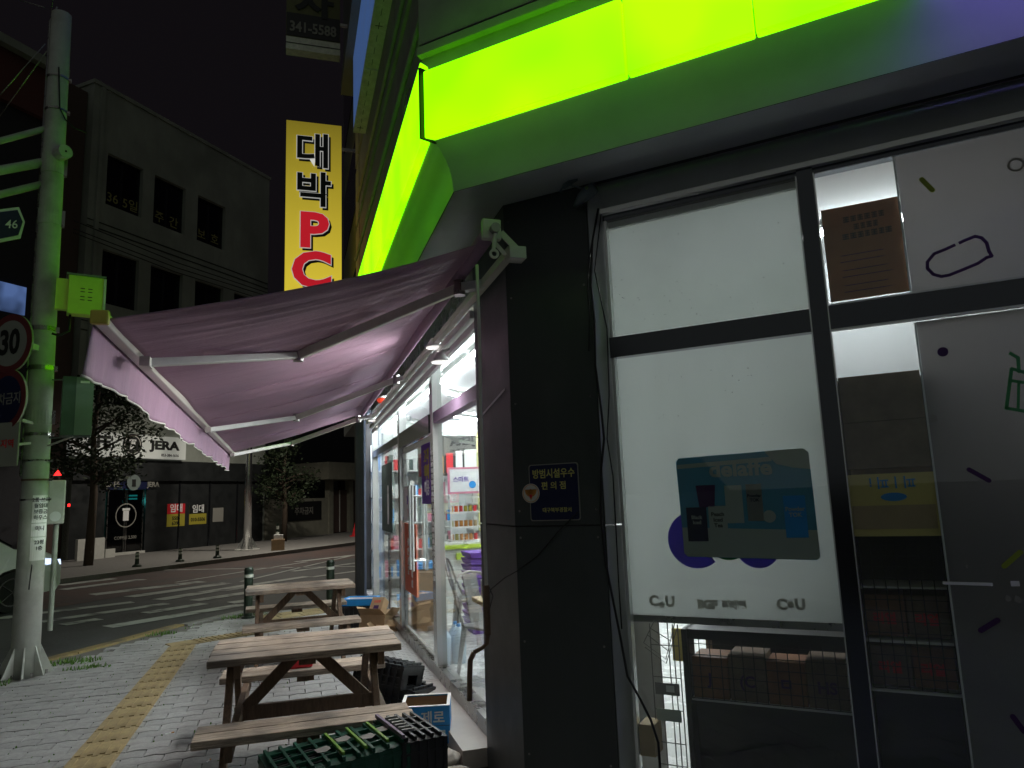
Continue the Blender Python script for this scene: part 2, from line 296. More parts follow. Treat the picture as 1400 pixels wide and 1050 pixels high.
# granite kerb stones, some painted yellow
kpts = [Vector((x, y, 0)) for x, y in kerb_line]
def along(pts, step):
    out = []; acc = 0.
    for a, b in zip(pts, pts[1:]):
        L_ = (b-a).length; t = acc
        while t < L_: out.append((a+(b-a)*(t/L_), (b-a).normalized())); t += step
        acc = t-L_
    return out
kk = 0
for p, d in along(kpts, .6):
    if p.y < 3 or p.y > 24: continue
    s_ = Vector((d.y, -d.x, 0)); mb = MB().obox(p+d*.297+s_*.07+Vector((0, 0, RZ/2-.02)), d, s_, ZU, .294, .075, .5*(-RZ)+.022)
    yel = 6.5 < p.y < 11.3
    o = mb.build('kerb_stone', M['yellowpaint' if yel else 'kerb'], pave)
    kk += 1
# interlocking pavers: jagged long edges, running bond
PL, PW, PA = .262, .147, .011
def paver_pts(g=.004):
    top = [(-PL/2+g, 0), (-PL/4, PA*2), (0, 0), (PL/4, PA*2), (PL/2-g, 0)]
    lo = [(x, y-PW/2+g) for x, y in top]; hi = [(x, y+PW/2-g) for x, y in top]
    return lo + hi[::-1]
pp = paver_pts(); cells = []
tz = lambda x, y: -1.42+.02*(y-3)/6 < x < -1.05+.02*(y-3)/6 and 2.5 < y < 9.55
b2o = Vector((-1.24, 9.72, 0)); b2d = Vector((.905, .425, 0)).normalized(); b2s = Vector((-b2d.y, b2d.x, 0))
def tz2(x, y):
    v = Vector((x, y, 0))-b2o; return -.2 < v.dot(b2d) < 4.4 and -.2 < v.dot(b2s) < .2
j = 0
for iy in range(int(-2.4/PW), int(15.5/PW)):
    y = iy*PW
    for ix in range(-22, (6 if y < 13.3 else 8) if y > 2 else 24):
        x = ix*PL + (PL/2 if iy % 2 else 0)
        if y > 4.6 and x > .93 and y < 13.3: continue
        if y <= 4.6 and x+y > 4.6 : continue
        if not all(inside(x+dx, y+dy, pg2) for dx in (-.3, .16) for dy in (-.1, .34)): continue
        cells.append((x, y))
def inview(x, y):
    v = Vector((x, y, 0))-EYE; dz = v.dot(FWD)
    return dz > .5 and -10 < 700+F_PX*v.dot(RGT)/dz < 1410 and 525-F_PX*v.dot(UPV)/dz < 1065
cells.sort(key=lambda c: (not inview(*c), (Vector((c[0], c[1], 0))-EYE).length))
pm = MB().prism([(x, y, -.024) for x, y in pp], (0, 0, .024)).build('paver', M['paver'], pave)
pme = pm.data; bpy.data.objects.remove(pm)
for i, (x, y) in enumerate(cells[:299]):
    o = bpy.data.objects.new('paver', pme); COL.objects.link(o); o.parent = pave
    o.location = (x, y, RND.uniform(-.003, .002)); o.rotation_euler = (RND.uniform(-.012, .012), RND.uniform(-.008, .008), RND.uniform(-.008, .008))
mb = MB()
for x, y in cells[299:]:
    dz = RND.uniform(-.003, .002); mb.prism([(x+a, y+b, dz-.02) for a, b in pp], (0, 0, .02))
stuff(mb.build('distant_paver', M['paver'], pave))
# tactile guiding tiles
def tactile_mesh(dots=False):
    mb = MB().box((-.147, -.147, -.03), (.147, .147, .001))
    if dots:
        for a in range(6):
            for b in range(6): mb.disc((-.122+a*.049, -.122+b*.049, .001), (0, 0, 1), .014, .005, 6)
    else:
        for a in range(4): mb.box((-.128+a*.074, -.13, .001), (-.128+a*.074+.034, .13, .009))
    return mb
t0 = tactile_mesh().build('tactile_tile', M['tactile'], pave); tme = t0.data; bpy.data.objects.remove(t0)
t0 = tactile_mesh(True).build('tactile_tile', M['tactile'], pave); tmd = t0.data; bpy.data.objects.remove(t0)
for i in range(23):
    y = 2.8+i*.3; x = -1.235+.02*(y-3)/6
    o = bpy.data.objects.new('tactile_tile', tme); COL.objects.link(o); o.parent = pave; o.location = (x, y, .005+RND.uniform(-.002, .002))
for i in range(15):
    p = b2o + b2d*(i*.3)
    o = bpy.data.objects.new('tactile_tile', tmd if i == 0 else tme); COL.objects.link(o); o.parent = pave; o.location = (p.x, p.y, .007)
    o.rotation_euler = (0, 0, math.atan2(b2d.y, b2d.x))
for i in range(5):
    for jx in range(2):
        o = bpy.data.objects.new('tactile_tile', tmd); COL.objects.link(o); o.parent = pave; o.location = (-.3+i*.3, 11.15+jx*.3+i*.1, .005); o.rotation_euler = (0, 0, .32)
# dirt and weeds in the joints, litter
mb = MB()
def blade(mb, x, y, h, r):
    a = RND.uniform(0, 6.28); wv = .006+h*.03; dx, dy = math.cos(a)*r, math.sin(a)*r; px_, py_ = -math.sin(a)*wv, math.cos(a)*wv
    mb.face([(x-px_, y-py_, -.01), (x+px_, y+py_, -.01), (x+dx*.5+px_*.6, y+dy*.5+py_*.6, h*.7), (x+dx, y+dy, h), (x+dx*.5-px_*.6, y+dy*.5-py_*.6, h*.7)])
for cx, cy, rx, ry, n, h in ((-2.3, 9.15, .34, .12, 150, .06), (-2.0, 8.75, .24, .07, 80, .045), (-2.75, 8.35, .2, .12, 80, .05), (-.62, 11.5, .35, .12, 120, .07), (-1.6, 10.6, .2, .08, 60, .05)):
    for _ in range(n):
        a = RND.uniform(0, 6.28); q = RND.random()**.7; blade(mb, cx+math.cos(a)*rx*q, cy+math.sin(a)*ry*q, RND.uniform(.3, 1)*h, RND.uniform(.01, .06))
for _ in range(420):
    iy = RND.randint(20, 80); y = iy*PW+PW/2; x = RND.uniform(-2.6, .8)
    if inside(x, y, pg2) and not tz(x, y): blade(mb, x, y, RND.uniform(.006, .018), .012)
g = stuff(mb.build('grass_tufts', M['grass'])); g['label'] = 'small green weeds sprouting round the utility pole foot and between pavers'
# far pavement
A40 = rad(40); FD = Vector((math.sin(A40), math.cos(A40), 0)); FN = Vector((math.cos(A40), -math.sin(A40), 0)); FC = -24.07
def F(s, z, o=0.0): return FD*s + FN*(FC+o) + ZU*z
def sF(px, py, o=0.0):
    p = at(px, py, FN, FC+o); return (p.dot(FD), p.z)
def fbox(mb, s0, s1, z0, z1, o0, o1):
    return mb.hexa([F(s0, z0, o0), F(s1, z0, o0), F(s1, z0, o1), F(s0, z0, o1), F(s0, z1, o0), F(s1, z1, o0), F(s1, z1, o1), F(s0, z1, o1)])
fp = struct(fbox(MB(), -30, 90, RZ, 0, -60, 6.4).build('far_pavement', M['farpave']))
for i in range(44):
    fbox(MB(), 6+i*1.0, 6.99+i*1.0, RZ, .004, 6.403, 6.56).build('kerb_stone', M['kerb'], fp)
# crosswalk and lane markings on the road
road = struct(MB().face([(-40, -30, RZ-.004), (60, -30, RZ-.004), (60, 90, RZ-.004), (-40, 90, RZ-.004)]).build('road', M['asphalt']))
z = RZ+.004
red = MB().face([Vector((*F(s, 0, o).xy, z-.004)) for s, o in ((9, 6.6), (40, 6.6), (40, 10.0), (9, 10.8))]).build('red_lane_surface', M['redasphalt'], road)
def stripe(a, b, wd=.34, mt='roadpaint'):
    A, B = gz(*a, z), gz(*b, z); d = (B-A).normalized(); s_ = Vector((-d.y, d.x, 0))*wd/2
    MB().face([A-s_, B-s_, B+s_, A+s_]).build('road_marking', M[mt], road)
for a, b, wd in (((147, 857), (335, 826), .36), ((216, 820), (345, 799), .42), ((85, 854), (136, 846), .3), ((176, 816), (311, 797), .42), ((126, 813), (277, 795), .45), ((55, 838), (182, 823), .3), ((55, 850), (228, 825), .3),
                 ((198, 838), (279, 825), .3), ((265, 821), (345, 809), .36), ((85, 806), (195, 792), .4), ((82, 800), (155, 791), .4), ((0, 846), (22, 841), .3), ((315, 824), (345, 820), .34), ((340, 800), (420, 788), .3), ((300, 808), (334, 803), .3)):
    stripe(a, b, wd)
stripe((140, 781), (497, 774), .14); stripe((240, 796), (420, 768), .12); stripe((330, 795), (500, 755), .12); stripe((405, 768), (500, 757), .3); stripe((400, 781), (500, 768), .25); stripe((425, 789), (500, 779), .2)

# ------------------------------------------------------------------ the convenience store building
shop = thing('convenience_store', 'corner convenience store with dark metal cladding, glass walls and chamfered front', 'shop', (1.2, 3.7, 0))
# pillar cladding
def pillar(z0, z1, nm, m1, m2):
    mb = MB(); a = D(0, 0, .0)
    mb.prism([(C0.x, C0.y, z0), (C0.x, 4.46, z0), (C0.x+.02, 4.46, z0), (C0.x+.02, C0.y+.02, z0)], (0, 0, z1-z0)); mb.build(nm, M[m2], shop)
    mb = MB(); dbox(mb, 0, .508, z0, z1, -.02, .0); mb.build(nm, M[m1], shop)
    dbox(MB(), .51, .585, z0, z1, -.075, -.06).build('reveal_strip', M['soffit'], shop)
    MB().hexa([D(.50, z0, -.018), D(.515, z0, -.0), D(.588, z0, -.06), D(.58, z0, -.075), D(.50, z1, -.018), D(.515, z1, -.0), D(.588, z1, -.06), D(.58, z1, -.075)]).build('reveal_strip', M['reveal'], shop)
pillar(.0, 1.435, 'cladding_panel', 'clad', 'clad2'); pillar(1.443, 3.25, 'cladding_panel', 'clad', 'clad2')
MB().prism([(1.175, 4.46, 0), (1.175, 3.75, 0), (1.2, 3.72, 0), D(.5, 0, -.03), D(.5, 0, -.2), (1.45, 4.46, 0)], (0, 0, 3.25)).build('pillar_core', M['black'], shop)
for s_ in (.03, .47):
    for z_ in (.3, .85, 1.38, 1.52, 2.1, 2.7, 3.15): MB().disc(D(s_, z_, .0), DN, .006, .002, 10).build('screw', M['darksteel'], shop)
MB().bar((1.147, 3.80, 2.20), (1.147, 4.40, 2.10), .003, .012).build('reflected_line', M['soffit'], shop)  # pale bar paints a reflected line on the pillar side
dbox(MB(), -.001, .51, 1.4355, 1.4425, -.012, -.004).build('sealant_joint', M['black'], shop)
# far corner pillar
MB().box((1.10, 12.95, 0), (1.5, 13.3, 3.25)).build('corner_pillar', M['black'], shop)
for z0, z1 in ((0, 1.44), (1.447, 3.25)): MB().box((1.09, 11.45, z0), (1.12, 12.94, z1)).build('cladding_panel', M['bluegrey'], shop)
# sloping soffit, fascia, lower soffit
def band(nm, m, *prof):
    mb = MB()
    for (d0, z0), (d1, z1) in zip(prof, prof[1:]): wrap(mb, d0, z0, d1, z1, YEND, SEND)
    return mb.build(nm, M[m], shop)
_prof = [(.45, 3.512), (.435, 3.509), (.42, 3.50), (.40, 3.48), (.38, 3.452), (.36, 3.42), (.345, 3.385), (.333, 3.345), (.325, 3.30), (.32, 3.252)]
for side in (0, 1):
    mb = MB()
    for (d0, z0), (d1, z1) in zip(_prof, _prof[1:]):
        a0, a1 = mitre(d0), mitre(d1)
        if side: e0, e1 = C0+DD*SEND+DN*d0, C0+DD*SEND+DN*d1; mb.face([(a0.x, a0.y, z0), (e0.x, e0.y, z0), (e1.x, e1.y, z1), (a1.x, a1.y, z1)])
        else: mb.face([(a0.x, YEND, z0), (a0.x, a0.y, z0), (a1.x, a1.y, z1), (a1.x, YEND, z1)])
    mb.build('fascia', M['fasc'], shop, smooth=True)
band('lower_soffit', 'soffit', (.315, 3.252), (.16, 3.252))
band('soffit_trim', 'fasc', (.158, 3.262), (.0, 3.257)); band('soffit_groove', 'black', (-.002, 3.268), (-.05, 3.268))
band('head_panel', 'reveal', (-.05, 3.265), (-.05, 3.08))
# upper wall above the signs
def dwall(mb, z0, z1, o):
    a, b = D(-.335, 0, o), D(SEND, 0, o); mb.face([a+ZU*z0, b+ZU*z0, b+ZU*z1, a+ZU*z1]); return mb
dwall(MB(), 3.68, 9.5, .30).build('wall', M['upper'], shop)
MB().face([D(-.335, 3.68, .30), D(-.335, 9.5, .30), D(-.335, 9.5, -.1), D(-.335, 3.68, -.1)]).build('wall', M['upper'], shop)
MB().box((1.25, 3.3, 3.3), (1.4, YEND, 9.5)).build('wall', M['upper2'], shop)
band('sign_backing', 'clad', (.43, 3.51), (.43, 3.66), (-.12, 3.68))
for z0, z1, m_ in ((4.12, 4.17, 'upper'), (5.6, 5.64, 'upper'), (6.9, 7.0, 'upper'), (8.2, 8.26, 'upper')): 
    dbox(MB(), -.34, SEND, z0, z1, .301, .345).build('wall_moulding', M[m_], shop)
    MB().box((1.17, 3.5, z0+.1), (1.249, YEND, z1+.1)).build('wall_moulding', M[m_], shop)
# upper facade panels on both sides
y = 3.66
while y < 13:
    for z0, z1 in ((4.19, 5.58), (5.66, 6.88), (7.02, 8.18), (8.3, 9.4)):
        MB().box((1.205, y, z0+.1), (1.248, y+1.13, z1+.1)).build('wall_panel', M['upper'], shop)
    y += 1.16
for k in range(5):
    for z0, z1 in ((4.19, 5.58), (5.66, 6.88), (7.02, 8.18)):
        dbox(MB(), -.33+k*1.2, .85+k*1.2, z0, z1, .302, .335).build('wall_panel', M['upper'], shop)
# parapet + roof, rear walls
MB().prism([mitre(.3)+ZU*9.5, (mitre(.3).x, YEND, 9.5), (9, YEND, 9.5), (9, -3.5, 9.5), D(SEND, 9.5, .3)], (0, 0, .25)).build('roof', M['upper2'], shop)
MB().box((1.2, YEND, 0), (9, YEND+.15, 9.5)).build('wall', M['upper2'], shop)
# interior shell
def poly_in(z): return [(1.22, YEND, z), (1.22, 3.9, z), D(.4, z, -.12), D(5.9, z, -.06), (9, -3.4, z), (9, YEND, z)]
MB().prism(poly_in(0.0), (0, 0, .1)).build('floor', M['floorin'], shop)
MB().prism(poly_in(3.06), (0, 0, .12)).build('ceiling', M['ceil'], shop)
MB().box((1.13, 13.0, .1), (8.4, 13.15, 3.06)).build('interior_wall', M['wallin'], shop)
MB().box((6.4, -2, .1), (6.5, 13, 3.06)).build('interior_wall', M['wallin'], shop)
dbox(MB(), 3.4, 6.2, 0, 3.26, -.06, 0).build('cladding_panel', M['clad'], shop)
# ledge in front of the glass
MB().box((1.0, 4.47, -.01), (1.235, 6.2, .098)).build('ledge', M['ledge'], shop); MB().box((1.0, 6.21, -.01), (1.235, 11.4, .098)).build('ledge', M['ledge'], shop)
mb = MB().hexa([(.62, 6.25, -.005), (.998, 6.25, -.005), (.998, 8.1, -.005), (.62, 8.1, -.005), (.62, 6.25, .012), (.998, 6.25, .098), (.998, 8.1, .098), (.62, 8.1, .012)])
mb.box((.99, 6.25, .0985), (1.20, 8.1, .1015)); k_ = .086/.378
for a in range(12):
    for b in range(22):
        x = .66+a*.046; y = 6.3+b*.08; an = .7 if (a+b) % 2 else -.7; sl = k_ if x < .97 else 0; zz = .012+(x-.62)*k_ if x < .998 else .1015
        mb.obox((x, y, zz+.0008), (math.cos(an), math.sin(an), math.cos(an)*sl), (-math.sin(an), math.cos(an), -math.sin(an)*sl), (-sl, 0, 1), .018, .004, .0018)
mb.build('checker_ramp', M['plate'], shop)
# left glass wall
def frame_l(y0, y1, z0, z1, x0=1.2, x1=1.30, m='steel', nm='window_frame'): return MB().box((x0, y0, z0), (x1, y1, z1)).build(nm, M[m], shop)
wl = frame_l(4.46, 11.45, .1, .2, 1.20, 1.3, 'darksteel', 'window_sill'); frame_l(4.46, 11.45, 2.98, 3.26, 1.18, 1.3, 'darksteel', 'window_head')
frame_l(4.46, 6.24, 2.27, 2.37, 1.205, 1.29, 'purpledge', 'transom'); frame_l(6.4, 8.3, 2.2, 2.37, 1.19, 1.29, 'frame', 'transom'); frame_l(8.5, 11.2, 2.27, 2.37, 1.205, 1.29, 'frame', 'transom')
for y0, y1 in ((6.25, 6.39), (8.32, 8.46), (11.22, 11.34)): frame_l(y0, y1, .2, 2.98, 1.2, 1.285, 'steel')
for y0, y1 in ((4.47, 4.5), (6.40, 6.43), (8.28, 8.31), (9.7, 9.73)): frame_l(y0, y1, .2, 2.2, 1.235, 1.27, 'darksteel')
for y0, y1, z0, z1 in ((4.47, 6.24, .2, 2.27), (4.47, 6.24, 2.37, 2.98), (6.4, 8.31, 2.37, 2.98), (8.47, 11.21, .2, 2.27), (8.47, 11.21, 2.37, 2.98)):
    MB().box((1.243, y0, z0), (1.249, y1, z1)).build('pane', M['glass2'], shop)
for k, (y0, y1) in enumerate(((6.44, 7.34), (7.36, 8.27))):
    dr = MB().box((1.236, y0, .12), (1.244, y1, 2.19)).build('door', M['glass2'], shop)
    for z0, z1 in ((.12, .24), (2.13, 2.19)): MB().box((1.225, y0, z0), (1.255, y1, z1)).build('door_rail', M['steel'], dr)
    yh = 7.26 if k == 0 else 7.44
    for xx in (1.17, 1.31): MB().tube([(xx, yh, .9), (xx, yh, 1.75)], .014, 8).tube([(xx, yh, 1.0), (1.24, yh, 1.0)], .01, 6).tube([(xx, yh, 1.64), (1.24, yh, 1.64)], .01, 6).build('handle', M['steel'], dr)
# door banner and stickers
ban = tag(MB().box((1.228, 6.47, 1.56), (1.231, 7.02, 2.13)).build('window_banner', M['purplep']), 'purple banner with yellow and white letters hung on the glass door', 'banner')
for t_, zz, mm in (('고객', 2.0, 'yellow'), ('택배', 1.85, 'yellow'), ('이용', 1.7, 'letterw')): text(t_, .15, M[mm], ban, (1.226, 6.74, zz), (0, -1, 0), (0, 0, 1), .004)
pn = tag(MB().box((1.228, 7.42, .62), (1.231, 8.2, 1.35)).build('window_poster', M['orangep']), 'orange and pink promotion poster with vertical letters on the far door leaf', 'poster')
text('행사상품 증정', .11, M['letterw'], pn, (1.226, 7.7, 1.0), (0, 0, -1), (0, -1, 0), .002); text('무인택배', .11, M['letterw'], pn, (1.226, 7.95, 1.0), (0, 0, -1), (0, -1, 0), .002)
pn = tag(MB().box((1.228, 7.40, 1.38), (1.231, 8.2, 1.75)).build('window_notice', M['letterw']), 'white notice with purple writing above the orange poster on the door', 'notice')
text('24시간', .13, M['purplep'], pn, (1.226, 7.8, 1.6), (0, -1, 0), (0, 0, 1), .003); text('편의점', .10, M['pinkp'], pn, (1.226, 7.8, 1.46), (0, -1, 0), (0, 0, 1), .002)
pn = tag(MB().box((1.228, 9.2, 1.2), (1.231, 10.3, 2.1)).build('window_film', M['greybox']), 'dark green poster with bottles on the far side window', 'poster')
MB().disc((1.227, 9.6, 1.75), (-1, 0, 0), .06, .003).box((1.224, 9.52, 1.3), (1.227, 9.68, 1.7)).build('bottle_print', M['letterw'], pn)
mb = MB()
for k in range(22): mb.box((1.196, 6.29, .9+k*.052), (1.198, 6.35, .94+k*.052))
o = mb.build('sticker', M['letterw'], wl); 

# right (chamfer) glass wall frames
def fr(s0, s1, z0, z1, o0=-.06, o1=.012, m='frame', nm='window_frame'): return dbox(MB(), s0, s1, z0, z1, o0, o1).build(nm, M[m], shop)
fr(1.567, 1.636, .05, 3.075); fr(.595, 3.4, 3.06, 3.085, -.06, .03, 'steel', 'window_head_trim'); fr(.595, 3.4, 3.03, 3.058, -.06, .0)
fr(.595, 1.565, 2.285, 2.392, -.05, .006, nm='transom'); fr(1.638, 3.4, 2.285, 2.392, -.05, .006, nm='transom')
fr(.597, .612, .1, 3.03, -.05, -.005, 'steel'); fr(1.56, 1.566, .1, 3.03, -.05, .014, 'steel'); fr(1.6365, 1.642, .1, 3.03, -.05, .014, 'steel')
fr(.595, 3.4, .0, .1, -.06, .02, 'darksteel', 'window_sill'); fr(2.95, 3.02, .1, 3.03)
for s0, s1 in ((1.644, 2.94), (3.03, 3.39)): fr(s0, s1, 2.393, 2.40, -.01, .010, 'steel', 'glazing_bead'); fr(s0, s1, 2.275, 2.284, -.01, .010, 'steel', 'glazing_bead')
for s0, s1 in ((.613, 1.559), (1.643, 2.94), (3.03, 3.39)):
    for z0, z1 in ((.1, 2.275), (2.401, 3.03)): dbox(MB(), s0, s1, z0, z1, -.008, -.002).build('pane', M['glass'], shop)

# ------------------------------------------------------------------ lime and purple light-box signs
def sign_run(nm, label, segs, mt, zt):
    t = thing(nm, label, 'lit sign', segs[0][0])
    for A, B, N_ in segs:
        A = Vector(A); B = Vector(B); d = (B-A).normalized(); N_ = Vector(N_)
        P = lambda q, o, zz: q + N_*o + ZU*(zz)
        A2 = A+d*(.035 if A == Vector(segs[0][0]) and mt == 'limeL' else 0)
        MB().hexa([P(A2, 0, 3.498), P(B, 0, 3.498), P(B, .052, 3.498), P(A, .052, 3.498), P(A2, 0, zt), P(B, 0, zt), P(B, .052, zt), P(A, .052, zt)]).build('sign_panel', M[mt], t, bevel=.008)
    return t
e = .013
mL = mitre(.45); mR = C0 + DN*.45
L_start = mL.y-.008
seg = []
ys = [L_start, 4.3, 6.05, 7.8, 9.55, 11.3, 13.0]
for a, b in zip(ys, ys[1:]): seg.append(((mL.x, a, 0), (mL.x, b-.008, 0), (-1, 0, 0)))
sign_run('lime_light_box_sign', 'glowing lime green light box sign above the purple awning on the side wall', seg, 'limeL', 3.96)
base = Vector((mL.x, mL.y, 0)); s_c = (base-C0).dot(DD)
ss = [s_c+.035, .72, 1.34, 2.06]
ss = [s_c-.007, sD(857, 97, .5)[0], sD(1033, 38, .5)[0], 2.14]
sign_run('lime_light_box_sign', 'glowing lime green light box sign over the chamfered front windows', [(tuple(D(a, 0, .45)), tuple(D(b-.008, 0, .45)), tuple(DN)) for a, b in zip(ss, ss[1:])], 'limeL', 3.89)
pr = sign_run('purple_light_box_sign', 'glowing purple light box shop sign continuing right of the lime panels', [(tuple(D(2.15, 0, .45)), tuple(D(5.6, 0, .45)), tuple(DN))], 'purpleL', 3.89)
text('CU', .4, M['letterw'], pr, D(3.9, 3.7, .512), DD, ZU, .01)

_a, _b = mitre(.30), mitre(.512); _s = Vector((.3827, -.9239, 0)).cross(ZU)*0; _t = (_b-_a).cross(ZU).normalized()*.006
MB().hexa([_a-_t+ZU*3.50, _a+_t+ZU*3.50, _b+_t+ZU*3.50, _b-_t+ZU*3.50, _a-_t+ZU*3.91, _a+_t+ZU*3.91, _b+_t+ZU*3.91, _b-_t+ZU*3.91]).build('dark_gap_fin', M['black'], shop)  # black fin stands in for the dark gap between the lit signs

# ------------------------------------------------------------------ interior fittings
def tubelight(A, B, tm='tubew'):
    A = Vector(A); B = Vector(B); t = thing('tube_light', 'x', 'ceiling light', tuple(A), 'fluorescent ceiling lights of the shop')
    MB().bar(A+Vector((0, 0, .035)), B+Vector((0, 0, .035)), .07, .03).build('housing', M['white'], t)
    MB().tube([A, B], .016, 6).build('tube', M[tm], t); return t
n = 0
runs = [((1.72, 5.6, 3.0), (0, 1, 0), 6), ((2.0, 9.3, 3.0), (.7071, .7071, 0), 3), ((2.6, 11.9, 3.0), (.7071, .7071, 0), 1), ((3.3, 5.0, 3.0), (0, 1, 0), 5), ((2.6, 3.6, 3.0), (.7071, .7071, 0), 3), ((5.0, 1.2, 3.0), (0, 1, 0), 6), (tuple(D(1.15, 3.0, -.8)), tuple(DD), 1)]  # last tube is added to light the window film from behind
names = ['nearest the side glass', 'running diagonally above the counter', 'diagonal by the back wall', 'over the middle aisle', 'behind the front blind', 'over the far aisle', 'parallel to the front windows, added to light the film']
for (p, d, k), nmx in zip(runs, names):
    p = Vector(p); d = Vector(d)
    for i in range(k):
        t = tubelight(p+d*(i*1.3), p+d*(i*1.3+1.18), 'tubew' if nmx in names[:4] else 'tubef'); t['label'] = 'white tube %s, %s in row' % (nmx, ['first', 'second', 'third', 'fourth', 'fifth', 'sixth'][i])
# metal chairs
def chair(x, y, rot, label):
    t = thing('metal_chair', label, 'chair', (x, y, .1), 'metal cafe chairs inside the shop'); t.rotation_euler = (0, 0, rot)
    def bl(mb, nm, **k): return mb.build(nm, M['chairm'], t, world=False, **k)
    bl(MB().prism([(-.18, -.18, .44), (.18, -.18, .44), (.2, -.1, .44), (.2, .12, .44), (.16, .18, .44), (-.16, .18, .44), (-.2, .12, .44), (-.2, -.1, .44)], (0, 0, .02)), 'seat', bevel=.006)
    for sx in (-1, 1):
        for sy in (-1, 1): bl(MB().prism([(sx*.13, sy*.17, .44), (sx*.18, sy*.17, .44), (sx*.18, sy*.12, .44)], (0, 0, -.01)).tube([(sx*.16, sy*.15, .44), (sx*.21, sy*.21, 0)], [.028, .013], 6), 'leg')
    pts = [(-.2, .12, .45), (-.2, .2, .62), (-.19, .24, .76), (-.12, .27, .85), (0, .28, .87), (.12, .27, .85), (.19, .24, .76), (.2, .2, .62), (.2, .12, .45)]
    bl(MB().tube(pts, .012, 8), 'back_frame', smooth=True)
    bl(MB().hexa([(-.07, .17, .45), (.07, .17, .45), (.07, .185, .45), (-.07, .185, .45), (-.075, .27, .85), (.075, .27, .85), (.075, .285, .85), (-.075, .285, .85)]), 'back_slat')
    bl(MB().prism([(-.19, -.17, .36), (.19, -.17, .36), (.19, -.17, .43), (-.19, -.17, .43)], (0, .01, 0)), 'seat_apron')
    return t
chair(1.60, 5.95, rad(25), 'gunmetal metal cafe chair nearest the side glass, beside the wooden counter table')
chair(1.85, 7.6, rad(70), 'gunmetal metal cafe chair farther in, behind the nearest chair')
t = thing('bar_table', 'light wood topped table beside the chairs behind the side glass', 'table', (1.7, 5.3, .1))
MB().box((1.36, 4.95, .80), (2.3, 5.62, .835)).build('tabletop', M['tablet'], t, bevel=.004)
for q in ((1.45, 5.05), (2.2, 5.05), (1.45, 5.52), (2.2, 5.52)): MB().box((q[0]-.02, q[1]-.02, .1), (q[0]+.02, q[1]+.02, .80)).build('leg', M['offwhite'], t)
bk = thing('basket', 'small white woven basket of straws and napkins on the wooden table', 'basket', (1.47, 5.5, .835))
MB().prism([(1.42, 5.44, .835), (1.54, 5.44, .835), (1.54, 5.56, .835), (1.42, 5.56, .835)], (0, 0, .13)).build('body', M['offwhite'], bk)
mb = MB()
for i in range(14): mb.bar((1.43+.008*i, 5.47+.05*RND.random(), .96), (1.42+.01*i, 5.45+.08*RND.random(), 1.06+.03*RND.random()), .012, .003)
mb.build('straw_packs', M['pinkp'], bk)
# counter, display cabinet, shelves of goods
t = thing('shop_counter', 'white shop counter with a lime green edge', 'counter', (2.6, 9.6, .1))
MB().box((1.95, 9.5, .1), (4.6, 10.1, .98)).build('body', M['counter'], t); MB().box((1.92, 9.46, .98), (4.6, 10.14, 1.02)).build('top', M['counter'], t); MB().box((1.9, 9.44, .94), (4.6, 9.458, .99)).build('edge_trim', M['limein'], t)
MB().box((2.1, 9.44, .80), (2.25, 9.498, .88)).build('price_tag', M['limein'], t)
t = thing('display_cabinet', 'white framed glass warmer cabinet with snacks standing on the counter', 'cabinet', (2.3, 9.75, 1.02))
mb = MB()
for x in (2.06, 2.48):
    for y in (9.55, 9.95): mb.box((x-.012, y-.012, 1.02), (x+.012, y+.012, 1.62))
for z_ in (1.02, 1.2, 1.4, 1.6): mb.box((2.05, 9.54, z_), (2.49, 9.96, z_+.02))
mb.build('frame', M['white'], t)
for z_ in (1.22, 1.04, 1.42):
    for i in range(6): MB().tube([(2.1+i*.066, 9.7, z_), (2.1+i*.066, 9.7, z_+.08)], .025, 8).build('snack', M[RND.choice(['orange', 'redp', 'boxtan', 'yellow'])], t)
nb = tag(MB().box((2.02, 9.52, 1.66), (2.5, 9.54, 2.02)).build('notice_board', M['pinkp']), 'white notice with a pink border above the display cabinet', 'notice')
MB().box((2.05, 9.515, 1.69), (2.47, 9.519, 1.99)).build('paper', M['letterw'], nb); text('스마트', .08, M['purplep'], nb, (2.2, 9.513, 1.85), (1, 0, 0), ZU, .002)
MB().disc((2.36, 9.514, 1.78), (0, -1, 0), .05, .002).build('teal_mark', M['blue'], nb)
# wall shelves with bottles at back
def shelf_unit(x0, x1, y0, y1, label, zs, prods, facing=(0, -1, 0)):
    t = thing('shelf_unit', label, 'shelf', ((x0+x1)/2, (y0+y1)/2, .1))
    MB().box((x0, y1-.02, .1), (x1, y1, max(zs)+.5)).build('back_panel', M['wallin'], t)
    for z_ in zs:
        MB().box((x0, y0, z_), (x1, y1-.021, z_+.025)).build('shelf_board', M['white'], t)
        x = x0+.04
        groups = {}
        while x < x1-.05:
            m_ = RND.choice(prods); h = RND.uniform(.14, .28); wd = RND.uniform(.05, .09)
            groups.setdefault(m_, MB()).box((x, y0+.02, z_+.026), (x+wd*.9, y0+.12, z_+.026+h)); x += wd
        for m_, mb in groups.items(): stuff(mb.build('goods', M[m_], t))
    return t
shelf_unit(2.75, 3.9, 11.2, 11.6, 'white wall shelf stocked with small packets behind the counter', (.3, .7, 1.1, 1.5, 1.9), ['black', 'white', 'letterw', 'white', 'chairm', 'yellowin', 'greybox2', 'offwhite'])
shelf_unit(1.35, 2.7, 12.5, 12.95, 'drinks shelf with coloured bottles at the back wall', (.3, .75, 1.2, 1.65, 2.1), ['blue', 'redp', 'letterw', 'white', 'greybox2', 'letterw', 'greybox', 'offwhite', 'white', 'pinkp'])
tag(MB().box((2.72, 10.6, 1.1), (3.25, 10.66, 2.6)).build('wall_panel', M['yellowin']), 'yellow vertical wall panel seen through the side glass beside the pillar', 'panel')
